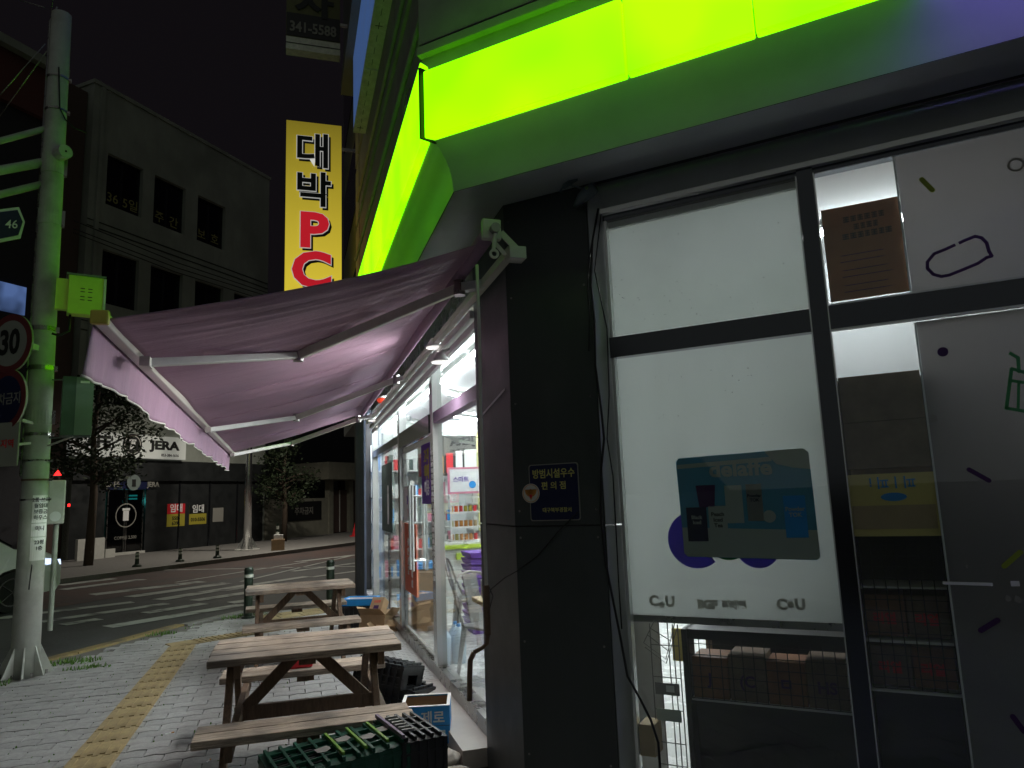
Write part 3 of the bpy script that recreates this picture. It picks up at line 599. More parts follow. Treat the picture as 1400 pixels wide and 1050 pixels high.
pz = tag(MB().box((2.35, 12.3, 2.0), (3.3, 12.34, 2.7)).build('menu_poster', M['black']), 'dark poster of bottles hanging over the back shelves', 'poster')
for i, c_ in enumerate(('orange', 'redp', 'letterw', 'redp', 'orange')): MB().box((2.42+i*.17, 12.29, 2.05), (2.54+i*.17, 12.298, 2.35+.04*(i % 3))).build('bottle_print', M[c_], pz)
pz = tag(MB().box((1.62, 9.0, 1.75), (1.66, 9.55, 2.35)).build('hanging_poster', M['letterw']), 'white poster with red print hanging inside near the side glass', 'poster')
MB().box((1.612, 9.1, 1.9), (1.618, 9.45, 2.2)).build('red_print', M['redp'], pz)
for i, z_ in enumerate([.1+k*.075 for k in range(12)]):
    o = MB().hexa([(1.95, 8.0, z_), (2.3, 8.0, z_), (2.3, 8.45, z_), (1.95, 8.45, z_), (1.93, 7.98, z_+.06), (2.32, 7.98, z_+.06), (2.32, 8.47, z_+.06), (1.93, 8.47, z_+.06)]).build('shopping_basket', M['purplep'])
    tag(o, 'purple shopping basket stacked by the counter, %s from the floor' % ['first', 'second', 'third', 'fourth', 'fifth', 'sixth', 'seventh', 'eighth', 'ninth', 'tenth', 'eleventh', 'top'][i], 'basket', 'stacked purple shopping baskets')
names = ['front one against the side glass', 'front one away from the glass', 'rear one against the side glass', 'rear one away from the glass']
for i, (x, y) in enumerate(((1.36, 6.75), (1.50, 6.75), (1.36, 6.90), (1.50, 6.90))):
    t = thing('water_bottle', 'clear blue water bottle, ' + names[i], 'bottle', (x, y, .1), 'water bottles by the glass')
    MB().tube([(x, y, .1), (x, y, .34), (x, y, .40), (x, y, .42)], [.068, .068, .03, .02], 12).build('body', M['bottle'], t, smooth=True); MB().tube([(x, y, .421), (x, y, .445)], .02, 8).build('cap', M['blue'], t)
t = thing('card_display', 'cardboard snack display bin just inside the glass doors', 'bin', (1.7, 7.9, .1))
MB().box((1.4, 8.5, .1), (1.75, 8.9, .8)).build('bin_body', M['card'], t); MB().box((1.38, 8.48, .8), (1.77, 8.92, .86)).build('rim', M['blue'], t)

# front window: blind, poster, brown poster, film, boxes, racks
def dpoly(mb, pts, o=0., th=.002): return mb.prism([D(s, z_, o) for s, z_ in pts], DN*th)
def ppx(pts, o): return [sD(x, y, o) for x, y in pts]
bl = thing('roller_blind', 'backlit white roller blind with shop logos behind the left front window', 'blind', tuple(D(1.09, .97, -.06)))
dbox(MB(), .605, 1.558, 1.0, 2.30, -.062, -.060).build('blind_sheet', M['blind'], bl); dbox(MB(), .605, 1.558, 2.33, 3.0, -.062, -.060).build('blind_sheet', M['blind'], bl)
dbox(MB(), .60, 1.557, .968, 1.0, -.07, -.052).build('bottom_bar', M['darksteel'], bl)
dbox(MB(), .60, 1.56, 2.995, 3.03, -.075, -.04).build('head_roll', M['aluw'], bl)
def disk_pts(cx, cz, r, a0=0, a1=360, n=26): return [(cx+r*math.cos(rad(a0+(a1-a0)*k/n)), cz+r*math.sin(rad(a0+(a1-a0)*k/n))) for k in range(n+1)]
cs = sD(945, 735, -.058)
dpoly(MB(), [(cs[0]+.02, cs[1])] + disk_pts(cs[0]+.02, cs[1]-.01, .135, 40, 310), -.058, .001).build('logo_shape', M['dpurple'], bl)
cs = sD(995, 745, -.058); dpoly(MB(), disk_pts(cs[0], cs[1]+.03, .10, 180, 300)+[(cs[0]+.02, cs[1]-.06), (cs[0]+.07, cs[1])], -.058, .001).build('logo_shape', M['dgreen'], bl)
cs = sD(1035, 745, -.058); dpoly(MB(), disk_pts(cs[0], cs[1]-.005, .10, 180, 360), -.058, .001).build('logo_shape', M['dpurple'], bl)
for t_, x, y, sz in (('C', 894, 822, .066), ('U', 916, 823, .066), ('BGF', 967, 827, .052), ('리테일', 1004, 828, .040), ('C', 1069, 827, .062), ('U', 1094, 827, .062)):
    s_, z_ = sD(x, y, -.058); text(t_, sz, M['taupe'], bl, D(s_, z_, -.0585), DD, ZU, .004, .001)
for x in (905, 1081):
    s_, z_ = sD(x, 825, -.058); MB().disc(D(s_, z_-.006, -.0585), DN, .015, .001, 14).build('logo_dot', M['taupe'], bl)
po = thing('drinks_poster', 'dark blue drinks poster with cups and pouches stuck on the left front window', 'poster', tuple(D(1.2, 1.27, -.03)))
dpoly(MB(), [(.895, 1.30), (.885, 1.735), (.90, 1.752), (1.47, 1.765), (1.492, 1.745), (1.497, 1.285), (1.48, 1.27), (.91, 1.282)], -.034, .002).build('sheet', M['postblue'], po)
dpoly(MB(), [(.894, 1.30), (.893, 1.42), (1.496, 1.40), (1.496, 1.285), (1.48, 1.272), (.91, 1.284)], -.0315, .001).build('printed_ice', M['postpale'], po)
dpoly(MB(), [(1.30, 1.762), (1.35, 1.70), (1.42, 1.68), (1.493, 1.67), (1.492, 1.745), (1.47, 1.765)], -.0315, .001).build('printed_leaf', M['postpale'], po)
dpoly(MB(), [(.89, 1.70), (.89, 1.72), (1.33, 1.735), (1.33, 1.715)], -.0315, .001).build('printed_stripe', M['postpale'], po)
text('delaffe', .098, M['postpale'], po, D(1.185, 1.685, -.030), DD, ZU, .003, .001, sx=1.12)
def pouch(px0, py0, px1, py1, m, lab=None, lm='letterw', sz=.03, taper=.0):
    a = sD(px0, py0, -.03); b = sD(px1, py1, -.03)
    dpoly(MB(), [(a[0]+taper, b[1]), (b[0]-taper, b[1]), (b[0], a[1]), (a[0], a[1])], -.0295, .001).build('printed_pack', M[m], po)
    if lab: text(lab, sz, M[lm], po, D((a[0]+b[0])/2, (a[1]+b[1])/2+.02, -.028), DD, ZU, .0006, .001)
pouch(951, 664, 980, 693, 'purpled', None, taper=.01); pouch(990, 664, 1018, 715, 'pinkd' if 'pinkd' in M else 'postpale'); 
pouch(938, 694, 969, 740, 'navy', 'Black\nIced', 'postpale', .024); pouch(968, 692, 997, 742, 'postpale', 'Peach\nIced\nTea', 'black', .026)
pouch(1019, 662, 1045, 712, 'taupe', 'Powder\nTOK', 'navy', .02); pouch(1070, 678, 1106, 735, 'blue', 'Powder\nTOK', 'postpale', .026)
MB().disc(D(*sD(1052, 706, -.03), -.03), DN, .028, .001).build('printed_ball', M['postpale'], po)
# brown poster in the upper middle pane
bp = thing('brown_poster', 'brown notice poster in the upper pane right of the mullion', 'poster', tuple(D(1.8, 2.4, -.03)))
dpoly(MB(), [(1.652, 2.415), (1.652, 2.855), (1.968, 2.85), (1.968, 2.415)], -.03, .002).build('sheet', M['postbrown'], bp)
mb = MB()
for row, (z_, sa, sb) in enumerate(((2.775, 1.74, 1.90), (2.735, 1.78, 1.88), (2.695, 1.73, 1.93))):
    s_ = sa
    while s_ < sb:
        wd = RND.uniform(.018, .026)
        for q in range(3): dpoly(mb, [(s_, z_+q*.010), (s_+wd, z_+q*.010), (s_+wd, z_+q*.010+.006), (s_, z_+q*.010+.006)], -.0275, .001)
        dpoly(mb, [(s_+wd*.4, z_), (s_+wd*.6, z_), (s_+wd*.6, z_+.026), (s_+wd*.4, z_+.026)], -.0265, .001); s_ += wd+.006
mb.build('printed_lines', M['blackp'], bp)
mb = MB()
for z_ in (2.62, 2.59, 2.55, 2.52, 2.48, 2.45): dpoly(mb, [(1.70+.03*RND.random(), z_), (1.92-.05*RND.random(), z_), (1.92-.05*RND.random(), z_+.003), (1.71, z_+.003)], -.0275, .001)
mb.build('printed_lines', M['purpled'], bp)
wp = tag(dbox(MB(), 1.2, 3.2, 1.3, 3.0, -1.42, -1.40).build('rear_partition', M['ceil']), 'white wall panel behind the clear strip of the right window', 'panel')
# film with doodles
fl = thing('frosted_film', 'grey frosted film with purple and green line doodles on the right window', 'film', tuple(D(2.4, 1.0, -.01)))
for z0, z1 in ((.10, 2.27), (2.405, 3.028)): dbox(MB(), 1.975, 2.94, z0, z1, -.0125, -.0105).build('film_sheet', M['film'], fl)
mb = MB(); dbox(mb, 1.966, 1.974, .1, 2.27, -.014, -.009); dbox(mb, 1.966, 1.974, 2.405, 3.028, -.014, -.009); mb.build('film_edge', M['letterw'], fl)
def dash(a, b, m, wd=.016, o=-.0015):
    A = Vector(sD(*a)); B = Vector(sD(*b)); d = (B-A).normalized(); q = Vector((-d.y, d.x))*wd/2; pts = []
    for k in range(7): t_ = math.pi*k/6; pts.append(B + q*math.cos(t_) + d*(wd/2)*math.sin(t_))
    for k in range(7): t_ = math.pi*k/6; pts.append(A - q*math.cos(t_) - d*(wd/2)*math.sin(t_))
    dpoly(MB(), [tuple(p) for p in pts], o, .001).build('printed_dash', M[m], fl)
def stroke(pts, m, wd=.014, o=-.0015):
    P = [D(*sD(x, y), o) for x, y in pts]; mb = MB()
    for a, b in zip(P, P[1:]):
        d = (b-a).normalized(); q = d.cross(DN).normalized()*wd/2; a2, b2 = a-d*wd*.25, b+d*wd*.25
        mb.prism([a2-q, b2-q, b2+q, a2+q], DN*.001)
    mb.build('printed_doodle', M[m], fl)
dash((1260, 245), (1275, 260), 'limep', .02); dash((1325, 642), (1352, 657), 'purpled', .018); dash((1373, 774), (1395, 755), 'limep', .02); dash((1341, 862), (1364, 848), 'purpled', .02); dash((1385, 980), (1400, 1000), 'purpled', .02)
MB().disc(D(*sD(1289, 481), -.0015), DN, .020, .001, 20).build('printed_dot', M['purpled'], fl)
stroke([(1305, 335), (1292, 341), (1277, 347), (1268, 358), (1268, 367), (1276, 375), (1287, 378), (1298, 376), (1318, 368), (1337, 360), (1349, 352), (1356, 350), (1352, 343), (1349, 332), (1342, 325), (1333, 323), (1318, 329), (1312, 332)], 'purpled', .013)
stroke([(1381, 483), (1392, 489), (1393, 508), (1400, 508)], 'greenp', .013); stroke([(1400, 509), (1383, 504), (1376, 558), (1400, 562)], 'greenp', .013); stroke([(1380, 520), (1400, 523)], 'greenp', .012); stroke([(1393, 522), (1392, 558)], 'greenp', .01)
MB().disc(D(*sD(1389, 225), -.0015), DN, .03, .001, 22, .021).build('printed_ring', M['lettergrey'], fl)
rs = random.Random(5)
def scrap(px, py, r, m, o=-.0015, n=7, par=None, nm='tape_residue'):
    s_, z_ = sD(px, py, o); pts = [(s_+math.cos(k*6.28/n)*r*rs.uniform(.4, 1), z_+math.sin(k*6.28/n)*r*rs.uniform(.4, 1.1)) for k in range(n)]
    dpoly(MB(), pts, o, .0006).build(nm, M[m], par or fl)
scrap(1276, 574, .022, 'lettergrey'); scrap(1310, 612, .006, 'lettergrey'); scrap(1300, 615, .006, 'lettergrey'); scrap(1378, 818, .018, 'lettergrey'); scrap(1391, 820, .02, 'lettergrey'); scrap(1322, 774, .009, 'lettergrey'); scrap(1306, 690, .006, 'lettergrey')
mb = MB()
for _ in range(90):
    px_, py_ = rs.uniform(835, 1085), rs.choice([rs.uniform(300, 440), rs.uniform(500, 600), rs.uniform(380, 440)]); s_, z_ = sD(px_, py_, -.001)
    if .62 < s_ < 1.55 and not 2.27 < z_ < 2.41: q_ = rs.uniform(.0008, .0026); dpoly(mb, [(s_-q_, z_-q_*.6), (s_+q_, z_-q_*.5), (s_+q_*.7, z_+q_), (s_-q_*.6, z_+q_*.8)], -.0015, .0004)
k_o = stuff(mb.build('dirt_specks', M['blackp'], bl))
stroke([(1290, 797), (1356, 799)], 'letterw', .012); stroke([(1384, 798), (1392, 798)], 'letterw', .02)
# cardboard and yellow box stacked behind the clear strip
def gbox(s0, s1, z0, z1, o0, o1, m, nm, label, cat='box', group=None): return tag(dbox(MB(), s0, s1, z0, z1, o0, o1).build(nm, M[m]), label, cat, group)
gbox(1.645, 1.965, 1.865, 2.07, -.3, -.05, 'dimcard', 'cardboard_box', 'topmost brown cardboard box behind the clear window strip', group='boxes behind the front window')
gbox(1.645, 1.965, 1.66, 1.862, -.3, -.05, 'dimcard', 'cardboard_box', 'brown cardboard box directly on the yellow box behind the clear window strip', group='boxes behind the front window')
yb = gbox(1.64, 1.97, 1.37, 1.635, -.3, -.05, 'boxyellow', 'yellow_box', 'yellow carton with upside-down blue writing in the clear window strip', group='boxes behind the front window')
text('피ㅣ피 i', .055, M['blue'], yb, D(1.81, 1.60, -.048), -DD, -ZU, .001, .001)
dpoly(MB(), [(1.81+.05*math.cos(k*.4), 1.535+.018*math.sin(k*.4)) for k in range(16)], -.049, .001).build('blue_oval', M['blue'], yb)
dpoly(MB(), [(1.645, 1.40), (1.96, 1.40), (1.96, 1.50), (1.645, 1.50)], -.049, .001).build('dark_panel_print', M['boxtan'], yb)
def wiregrid(nm, label, s0, s1, z0, z1, o, st=.045, m='wire'):
    mb = MB(); s_ = s0
    while s_ <= s1+.001: mb.bar(D(s_, z0, o), D(s_, z1, o), .003, .003); s_ += st
    z_ = z0
    while z_ <= z1+.001: mb.bar(D(s0, z_, o), D(s1, z_, o), .003, .003); z_ += st
    return tag(mb.build(nm, M[m]), label, 'wire grid')
gk = thing('shelf_rack', 'dark shelving rack back with a pale shelf edge behind the left front window', 'shelf', tuple(D(1.2, .1, -.3)))
dbox(MB(), .84, 1.556, .1, .60, -.24, -.22).build('back_panel', M['black'], gk); dbox(MB(), .84, 1.556, .60, .612, -.26, -.14).build('shelf_edge', M['aluw'], gk)
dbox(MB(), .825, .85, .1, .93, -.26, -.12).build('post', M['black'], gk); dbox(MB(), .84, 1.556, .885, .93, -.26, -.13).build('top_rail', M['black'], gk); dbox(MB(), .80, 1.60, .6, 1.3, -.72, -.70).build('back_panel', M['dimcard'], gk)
dbox(MB(), .84, 1.556, .1, .96, -.7, -.68).build('back_panel', M['black'], gk)
wiregrid('wire_grid', 'thin dark wire grid in front of the brown boxes on the left rack', .855, 1.55, .615, .885, -.13, .05, 'black')
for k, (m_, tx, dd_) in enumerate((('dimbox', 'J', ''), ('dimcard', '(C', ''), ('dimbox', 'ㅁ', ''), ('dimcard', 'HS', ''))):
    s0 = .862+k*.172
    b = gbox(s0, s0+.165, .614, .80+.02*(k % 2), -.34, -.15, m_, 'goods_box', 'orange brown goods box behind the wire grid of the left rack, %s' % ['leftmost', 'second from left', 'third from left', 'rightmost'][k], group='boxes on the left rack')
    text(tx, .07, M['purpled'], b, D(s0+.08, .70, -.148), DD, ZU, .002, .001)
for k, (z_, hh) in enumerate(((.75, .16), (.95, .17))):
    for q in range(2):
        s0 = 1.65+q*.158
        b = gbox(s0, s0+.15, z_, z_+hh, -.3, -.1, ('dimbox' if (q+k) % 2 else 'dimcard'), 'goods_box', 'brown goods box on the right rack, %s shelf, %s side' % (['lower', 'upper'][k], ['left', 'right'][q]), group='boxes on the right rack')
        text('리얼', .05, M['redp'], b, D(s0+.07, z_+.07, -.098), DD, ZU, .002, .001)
gk = thing('shelf_rack', 'dark shelving rack behind the clear window strip with steel shelf edges', 'shelf', tuple(D(1.8, .1, -.3)))
for z_ in (.74, .94, 1.16): dbox(MB(), 1.642, 1.97, z_-.012, z_-.002, -.32, -.07).build('shelf_edge', M['aluw'], gk)
dbox(MB(), 1.642, 1.97, .1, .72, -.3, -.28).build('back_panel', M['black'], gk); dbox(MB(), 1.642, 1.97, 1.13, 1.36, -.33, -.31).build('back_panel', M['black'], gk)
dbox(MB(), 1.60, 2.9, .1, 1.86, -.40, -.38).build('back_panel', M['dimcard'], gk); dbox(MB(), 1.58, 1.641, .1, 2.06, -.34, -.06).build('side_panel', M['black'], gk); dbox(MB(), 1.972, 2.0, .1, 2.06, -.34, -.06).build('side_panel', M['black'], gk)  # wide brown back panel is added and darkens the lower film
wiregrid('wire_grid', 'thin wire grid across the boxes in the clear window strip', 1.65, 1.965, .745, 1.34, -.065, .045, 'black')
# wire stand with baskets at far left of the window
tag(dbox(MB(), .40, .58, .1, .99, -.56, -.55).build('beige_board', M['offwhite']), 'beige board behind the wire stand at the left edge of the front window', 'board')
ws = thing('wire_stand', 'tilted wire basket stand with price holders beside the dark rack', 'wire stand', tuple(D(.7, .1, -.2)))
def wl_(pts, nm='wire', r=.0025, m='wire'): return MB().tube([D(a, b, c) for a, b, c in pts], r, 5).build(nm, M[m], ws)
wl_([(.64, .86, -.1), (.70, .965, -.1), (.80, .965, -.12), (.735, .78, -.14), (.64, .86, -.1)]); wl_([(.645, .84, -.1), (.735, .76, -.14), (.81, .94, -.12)]); wl_([(.66, .90, -.1), (.75, .82, -.14)]); wl_([(.68, .93, -.1), (.77, .87, -.13)])
for s_, o_ in ((.67, -.12), (.70, -.17), (.745, -.17), (.785, -.12), (.81, -.12)): wl_([(s_, .1, o_), (s_, .95, o_)], r=.003)
for z_ in (.85, .70, .55, .40, .3): wl_([(.67, z_, -.12), (.81, z_, -.12)])
for z_ in (.62, .50):
    dbox(MB(), .68, .80, z_, z_+.055, -.115, -.112).build('price_holder', M['chairm' if z_ > .55 else 'postpale'], ws)
dbox(MB(), .735, .775, .635, .665, -.111, -.109).build('price_tag', M['letterw'], ws)
gbox(.615, .69, .36, .50, -.14, -.02, 'boxtan', 'junction_box', 'small tan box at the bottom left of the front window', 'box')
t = thing('snack_bag', 'cream packet hanging behind the wire stand', 'packet', tuple(D(.72, .75, -.4))); MB().hexa([D(.70, .72, -.42), D(.76, .72, -.42), D(.76, .72, -.38), D(.70, .72, -.38), D(.70, .88, -.41), D(.76, .88, -.41), D(.76, .88, -.39), D(.70, .88, -.39)]).build('body', M['boxyellow'], t)

# security plate on the pillar with round police badge
pl = thing('security_plate', 'navy plate with yellow Korean lettering on the dark pillar', 'sign', tuple(D(.24, 1.47, .0)))
def rrect(s0, s1, z0, z1, r, n=4):
    pts = []
    for cx, cz, a in ((s1-r, z1-r, 0), (s0+r, z1-r, 90), (s0+r, z0+r, 180), (s1-r, z0+r, 270)):
        for k in range(n+1): t_ = rad(a+90*k/n); pts.append((cx+r*math.cos(t_), cz+r*math.sin(t_)))
    return pts
dpoly(MB(), rrect(.098, .384, 1.466, 1.762, .014), .002, .006).build('border', M['lettergrey'], pl); dpoly(MB(), rrect(.103, .379, 1.471, 1.757, .012), .0082, .001).build('plate_face', M['navy'], pl)
text('방범시설우수', .052, M['gold'], pl, D(.242, 1.708, .0105), DD, ZU, .0008, .001, sx=.86); text('편 의 점', .044, M['gold'], pl, D(.242, 1.645, .0105), DD, ZU, .0006, .001); text('대구북부경찰서', .026, M['gold'], pl, D(.255, 1.52, .0105), DD, ZU, .0003, .001)
bd = thing('police_badge', 'round cream sticker with an orange eagle emblem overlapping the navy plate', 'badge', tuple(D(.112, 1.61, .01)))
MB().disc(D(.108, 1.612, .011), DN, .051, .002, 32).build('badge_disc', M['offwhite'], bd); MB().disc(D(.108, 1.612, .0132), DN, .047, .0008, 32, .044).build('badge_ring', M['orange'], bd)
dpoly(MB(), [(.072, 1.632), (.095, 1.612), (.10, 1.59), (.108, 1.575), (.116, 1.59), (.121, 1.612), (.144, 1.632), (.138, 1.61), (.125, 1.596), (.117, 1.604), (.113, 1.63), (.108, 1.638), (.103, 1.63), (.099, 1.604), (.091, 1.596), (.078, 1.61)], .0134, .0008).build('eagle', M['orange'], bd)
MB().disc(D(.108, 1.597, .0145), DN, .009, .0008, 12).build('emblem_centre', M['redp'], bd)
# cables on the pillar edge, across the pillar, and the taped fixture under the soffit
def cab(nm, label, pts, o, r, m='cable', cat='cable'):
    P = [D(*sD(x, y, oo), oo) for (x, y), oo in zip(pts, o if isinstance(o, list) else [o]*len(pts))]
    return tag(MB().tube(P, r, 6).build(nm, M[m], smooth=True), label, cat)
cab('cable', 'thick black cable running down the pillar edge and out over the window base', [(818, 285), (810, 330), (808, 390), (813, 440), (814, 500), (822, 560), (826, 600), (822, 640), (821, 700), (828, 770), (838, 820), (848, 870), (858, 925), (875, 955), (890, 985), (900, 1015), (903, 1055)], .03, .006)
cab('cable', 'thin black cable beside the window frame', [(822, 290), (813, 370), (830, 450), (833, 540), (830, 600), (838, 650), (842, 720), (846, 800), (850, 860)], .02, .0035)
cab('cable', 'third thin cable hugging the dark pillar edge', [(815, 300), (806, 350), (803, 400), (806, 430), (805, 480)], .02, .004)
cab('cable', 'frayed wire strung from the navy plate to the crank rod', [(790, 700), (765, 725), (735, 760), (708, 780), (690, 790), (672, 805), (665, 822), (668, 838), (674, 815), (669, 803)], [.02, .02, .02, .02, .03, .04, .05, .06, .05, .05], .003)
tag(MB().tube([(.75, 3.2, .03), (.95, 3.35, .02), (1.15, 3.42, .025), (1.35, 3.3, .02), (1.5, 3.0, .02)], .012, 6).build('cable', M['cable'], smooth=True), 'black cable lying along the foot of the pillar', 'cable')
for pxx, pyy, lab in ((790, 236, 'upper dark taped lamp under the soffit corner'), (806, 262, 'lower dark taped lamp hanging beside the window top')):
    s_, z_ = sD(pxx, pyy, .08); t = thing('taped_lamp', lab, 'lamp', tuple(D(s_, z_, .08)), 'taped lamps at the corner')
    MB().tube([D(s_-.10, z_-.05, .05), D(s_-.05, z_-.02, .07), D(s_, z_, .08), D(s_+.035, z_+.015, .085)], [.012, .03, .038, .03], 9).build('body', M['bag'], t, smooth=True)
    MB().disc(D(s_, z_+.005, .118), DN, .008, .003, 14, .005).build('screw_ring', M['limeedge'], t)
    MB().tube([D(s_-.02, z_+.02, .07), D(s_-.12, z_+.06, .12), D(s_-.16, z_+.03, .1)], .006, 5).build('strap', M['bag'], t)

# ------------------------------------------------------------------ awning
aw = thing('awning', 'faded purple retractable awning over the picnic tables with cream folding arms', 'awning', (.95, 3.5, 2.9))
YA, YB = 3.50, 10.45
RA, RB = Vector((.97, YA, 2.955)), Vector((.97, YB, 2.87)); FA, FB = Vector((-.82, YA, 2.455)), Vector((-.775, YB, 2.335))
NU, NV = 30, 260; grid = []
def lerp(a, b, t): return a+(b-a)*t
r2 = random.Random(3); ph = [(r2.uniform(1.5, 9), r2.uniform(0, 6.28), r2.uniform(.3, 1)) for _ in range(9)]
for jv in range(NV+1):
    v = jv/NV
    for iu in range(NU+1):
        u = iu/NU; p = lerp(lerp(RA, RB, v), lerp(FA, FB, v), u)
        rip = sum(a*math.sin(v*f*6.28+q+u*1.2*math.sin(q)) for f, q, a in ph)*.0075*(.35+math.sin(math.pi*u)**.7)
        fine = .0125*(.5+.5*math.sin(v*13+1))*abs(math.sin(v*6.28*21+1.2*math.sin(u*2.2)))*math.sin(math.pi*u) + .0028*math.sin(v*6.28*34+2*math.sin(v*9)+u*.8)*math.sin(math.pi*min(1, u*1.02)) + .0018*math.sin(v*6.28*57+1.5*math.sin(u*4))*math.sin(math.pi*u)
        p = p+ZU*(-.055*math.sin(math.pi*u)*(.8+.2*math.sin(v*5)) + rip + fine); grid.append(p)
mb = MB(); mb.v = grid
for jv in range(NV):
    for iu in range(NU):
        a = jv*(NU+1)+iu; mb.f.append((a, a+1, a+NU+2, a+NU+1))
o = mb.build('fabric', M['awn'], aw, smooth=True); sm = o.modifiers.new('thickness', 'SOLIDIFY'); sm.thickness = .002
# seams
for v in (.17, .34, .51, .68, .85):
    pts = [lerp(lerp(RA, RB, v), lerp(FA, FB, v), u/20)+ZU*(-.06*math.sin(math.pi*u/20)*(.8+.2*math.sin(v*5))-.004) for u in range(1, 20)]
    MB().tube(pts, .003, 4).build('seam', M['awn'], aw)
# valance hanging from the front bar
mb = MB(); tr = MB(); NVv = 220; rows = 8; prev = []
for jv in range(NVv+1):
    v = jv/NVv; P = lerp(FA, FB, v)+Vector((-.035, 0, -.02)); ln = .215+.010*math.sin(v*6.28*5.3)+.006*math.sin(v*6.28*13.7) + (.03*math.cos(v*30)*math.exp(-v*18))
    for k in range(rows+1):
        q = k/rows; mb.v.append(P+Vector((-.02*q+.011*q*(math.sin(v*6.28*11+2.3*math.sin(v*7))+.6*math.sin(v*6.28*27+2*math.sin(v*19))), -.05*q*math.exp(-v*30), -ln*q)))
    prev.append(mb.v[-1].copy())
for jv in range(NVv):
    for k in range(rows):
        a = jv*(rows+1)+k; mb.f.append((a, a+1, a+rows+2, a+rows+1))
o = mb.build('valance', M['awn'], aw, smooth=True); sm = o.modifiers.new('thickness', 'SOLIDIFY'); sm.thickness = .002
MB().tube(prev, .006, 5).build('valance_trim', M['trim'], o, smooth=True)
dF = (FB-FA).normalized()
MB().bar(FA-dF*.02, FB+dF*.02, .055, .06).build('front_bar', M['alu'], aw, bevel=.006)
MB().bar(FA-dF*.05, FA-dF*.015, .075, .065).build('end_cap', M['yellowcap'], aw, bevel=.008); MB().bar(FB+dF*.015, FB+dF*.045, .065, .065).build('end_cap', M['alu'], aw, bevel=.006)
MB().tube([RA-Vector((0, .05, 0)), RB+Vector((0, .05, 0))], .042, 14).build('roller_tube', M['awn'], aw, smooth=True)
TB0, TB1 = Vector((1.10, 3.42, 2.88)), Vector((1.10, 10.9, 2.79))
MB().bar(TB0, TB1, .045, .045).build('torsion_bar', M['alu'], aw)
MB().bar(TB0+Vector((.05, 1.05, -.07)), TB1+Vector((.05, 0, -.07)), .05, .05).build('mounting_rail', M['aluw'], aw); MB().bar(TB0+Vector((.07, 1.05, -.14)), TB1+Vector((.07, 0, -.14)), .03, .05).build('mounting_rail', M['aluw'], aw)
# end bracket with gear
eb = MB().box((.94, 3.40, 2.93), (1.04, 3.44, 3.04)).build('end_bracket', M['alu'], aw, bevel=.006)
MB().tube([(1.0, 3.40, 2.98), (1.0, 3.36, 2.98)], .026, 12).build('gear_wheel', M['darksteel'], eb); MB().bar((1.04, 3.41, 2.97), (1.13, 3.38, 2.86), .02, .03).build('bracket_strut', M['alu'], eb); MB().bar((.99, 3.41, 2.93), (1.05, 3.38, 2.84), .02, .02).build('bracket_strut', M['alu'], eb)
MB().box((1.06, 3.33, 2.81), (1.15, 3.42, 2.875)).build('bracket_foot', M['alu'], eb, bevel=.004)
# folding arms
pn_ = (lerp(RA, RB, 1)-RA).cross(FA-RA).normalized(); pc = pn_.dot(RA-ZU*.10)
def pl_at(x, y): return at(x, y, pn_, pc)
for (sh, el, fr_) in (((628, 394), (408, 486), (200, 496)), ((542, 519), (405, 571), (285, 588)), ((490, 573), (399, 606), (318, 622))):
    S_, E_, Q_ = pl_at(*sh), pl_at(*el), pl_at(*fr_)
    arm = MB().bar(S_, E_, .048, .058, pn_).build('arm', M['alu'], aw, bevel=.006)
    MB().bar(E_, Q_, .036, .045, pn_).build('forearm', M['aluw'], arm, bevel=.006)
    MB().tube([E_-ZU*.04, E_+ZU*.04], .034, 12).build('elbow_joint', M['darksteel'], arm); MB().tube([S_-ZU*.045, S_+ZU*.045], .036, 12).build('shoulder_joint', M['darksteel'], arm)
    MB().bar(S_, Vector((1.1, S_.y, TB0.z+(S_.y-TB0.y)*(TB1.z-TB0.z)/(TB1.y-TB0.y))), .07, .05).build('shoulder_bracket', M['aluw'], arm); MB().bar(Q_-dF*.05, Q_+dF*.05, .05, .05).build('front_bracket', M['alu'], arm)
# crank rod
MB().tube([(1.0, 3.38, 2.95), (.985, 3.37, 2.86)], .011, 7).disc((.985, 3.37, 2.835), (0, -1, 0), .026, .012, 14, .014).build('crank_eye', M['alu'], aw)
q = [gy(x, y, 3.42) for x, y in ((652, 362), (654, 420), (656, 480), (657, 560), (660, 640), (662, 720), (665, 800), (667, 868), (666, 880), (659, 886), (648, 892), (643, 903), (642, 930), (642, 958))]
cr_ = MB().tube(q[:8], .009, 8).build('crank_rod', M['alu'], aw, smooth=True); MB().tube(q[7:11], .010, 8).build('crank_bend', M['rust'], cr_, smooth=True); MB().tube(q[10:], .013, 8).build('crank_grip', M['rust'], cr_, smooth=True); MB().tube(q[6:8], .015, 8).build('crank_grip', M['rust'], cr_)
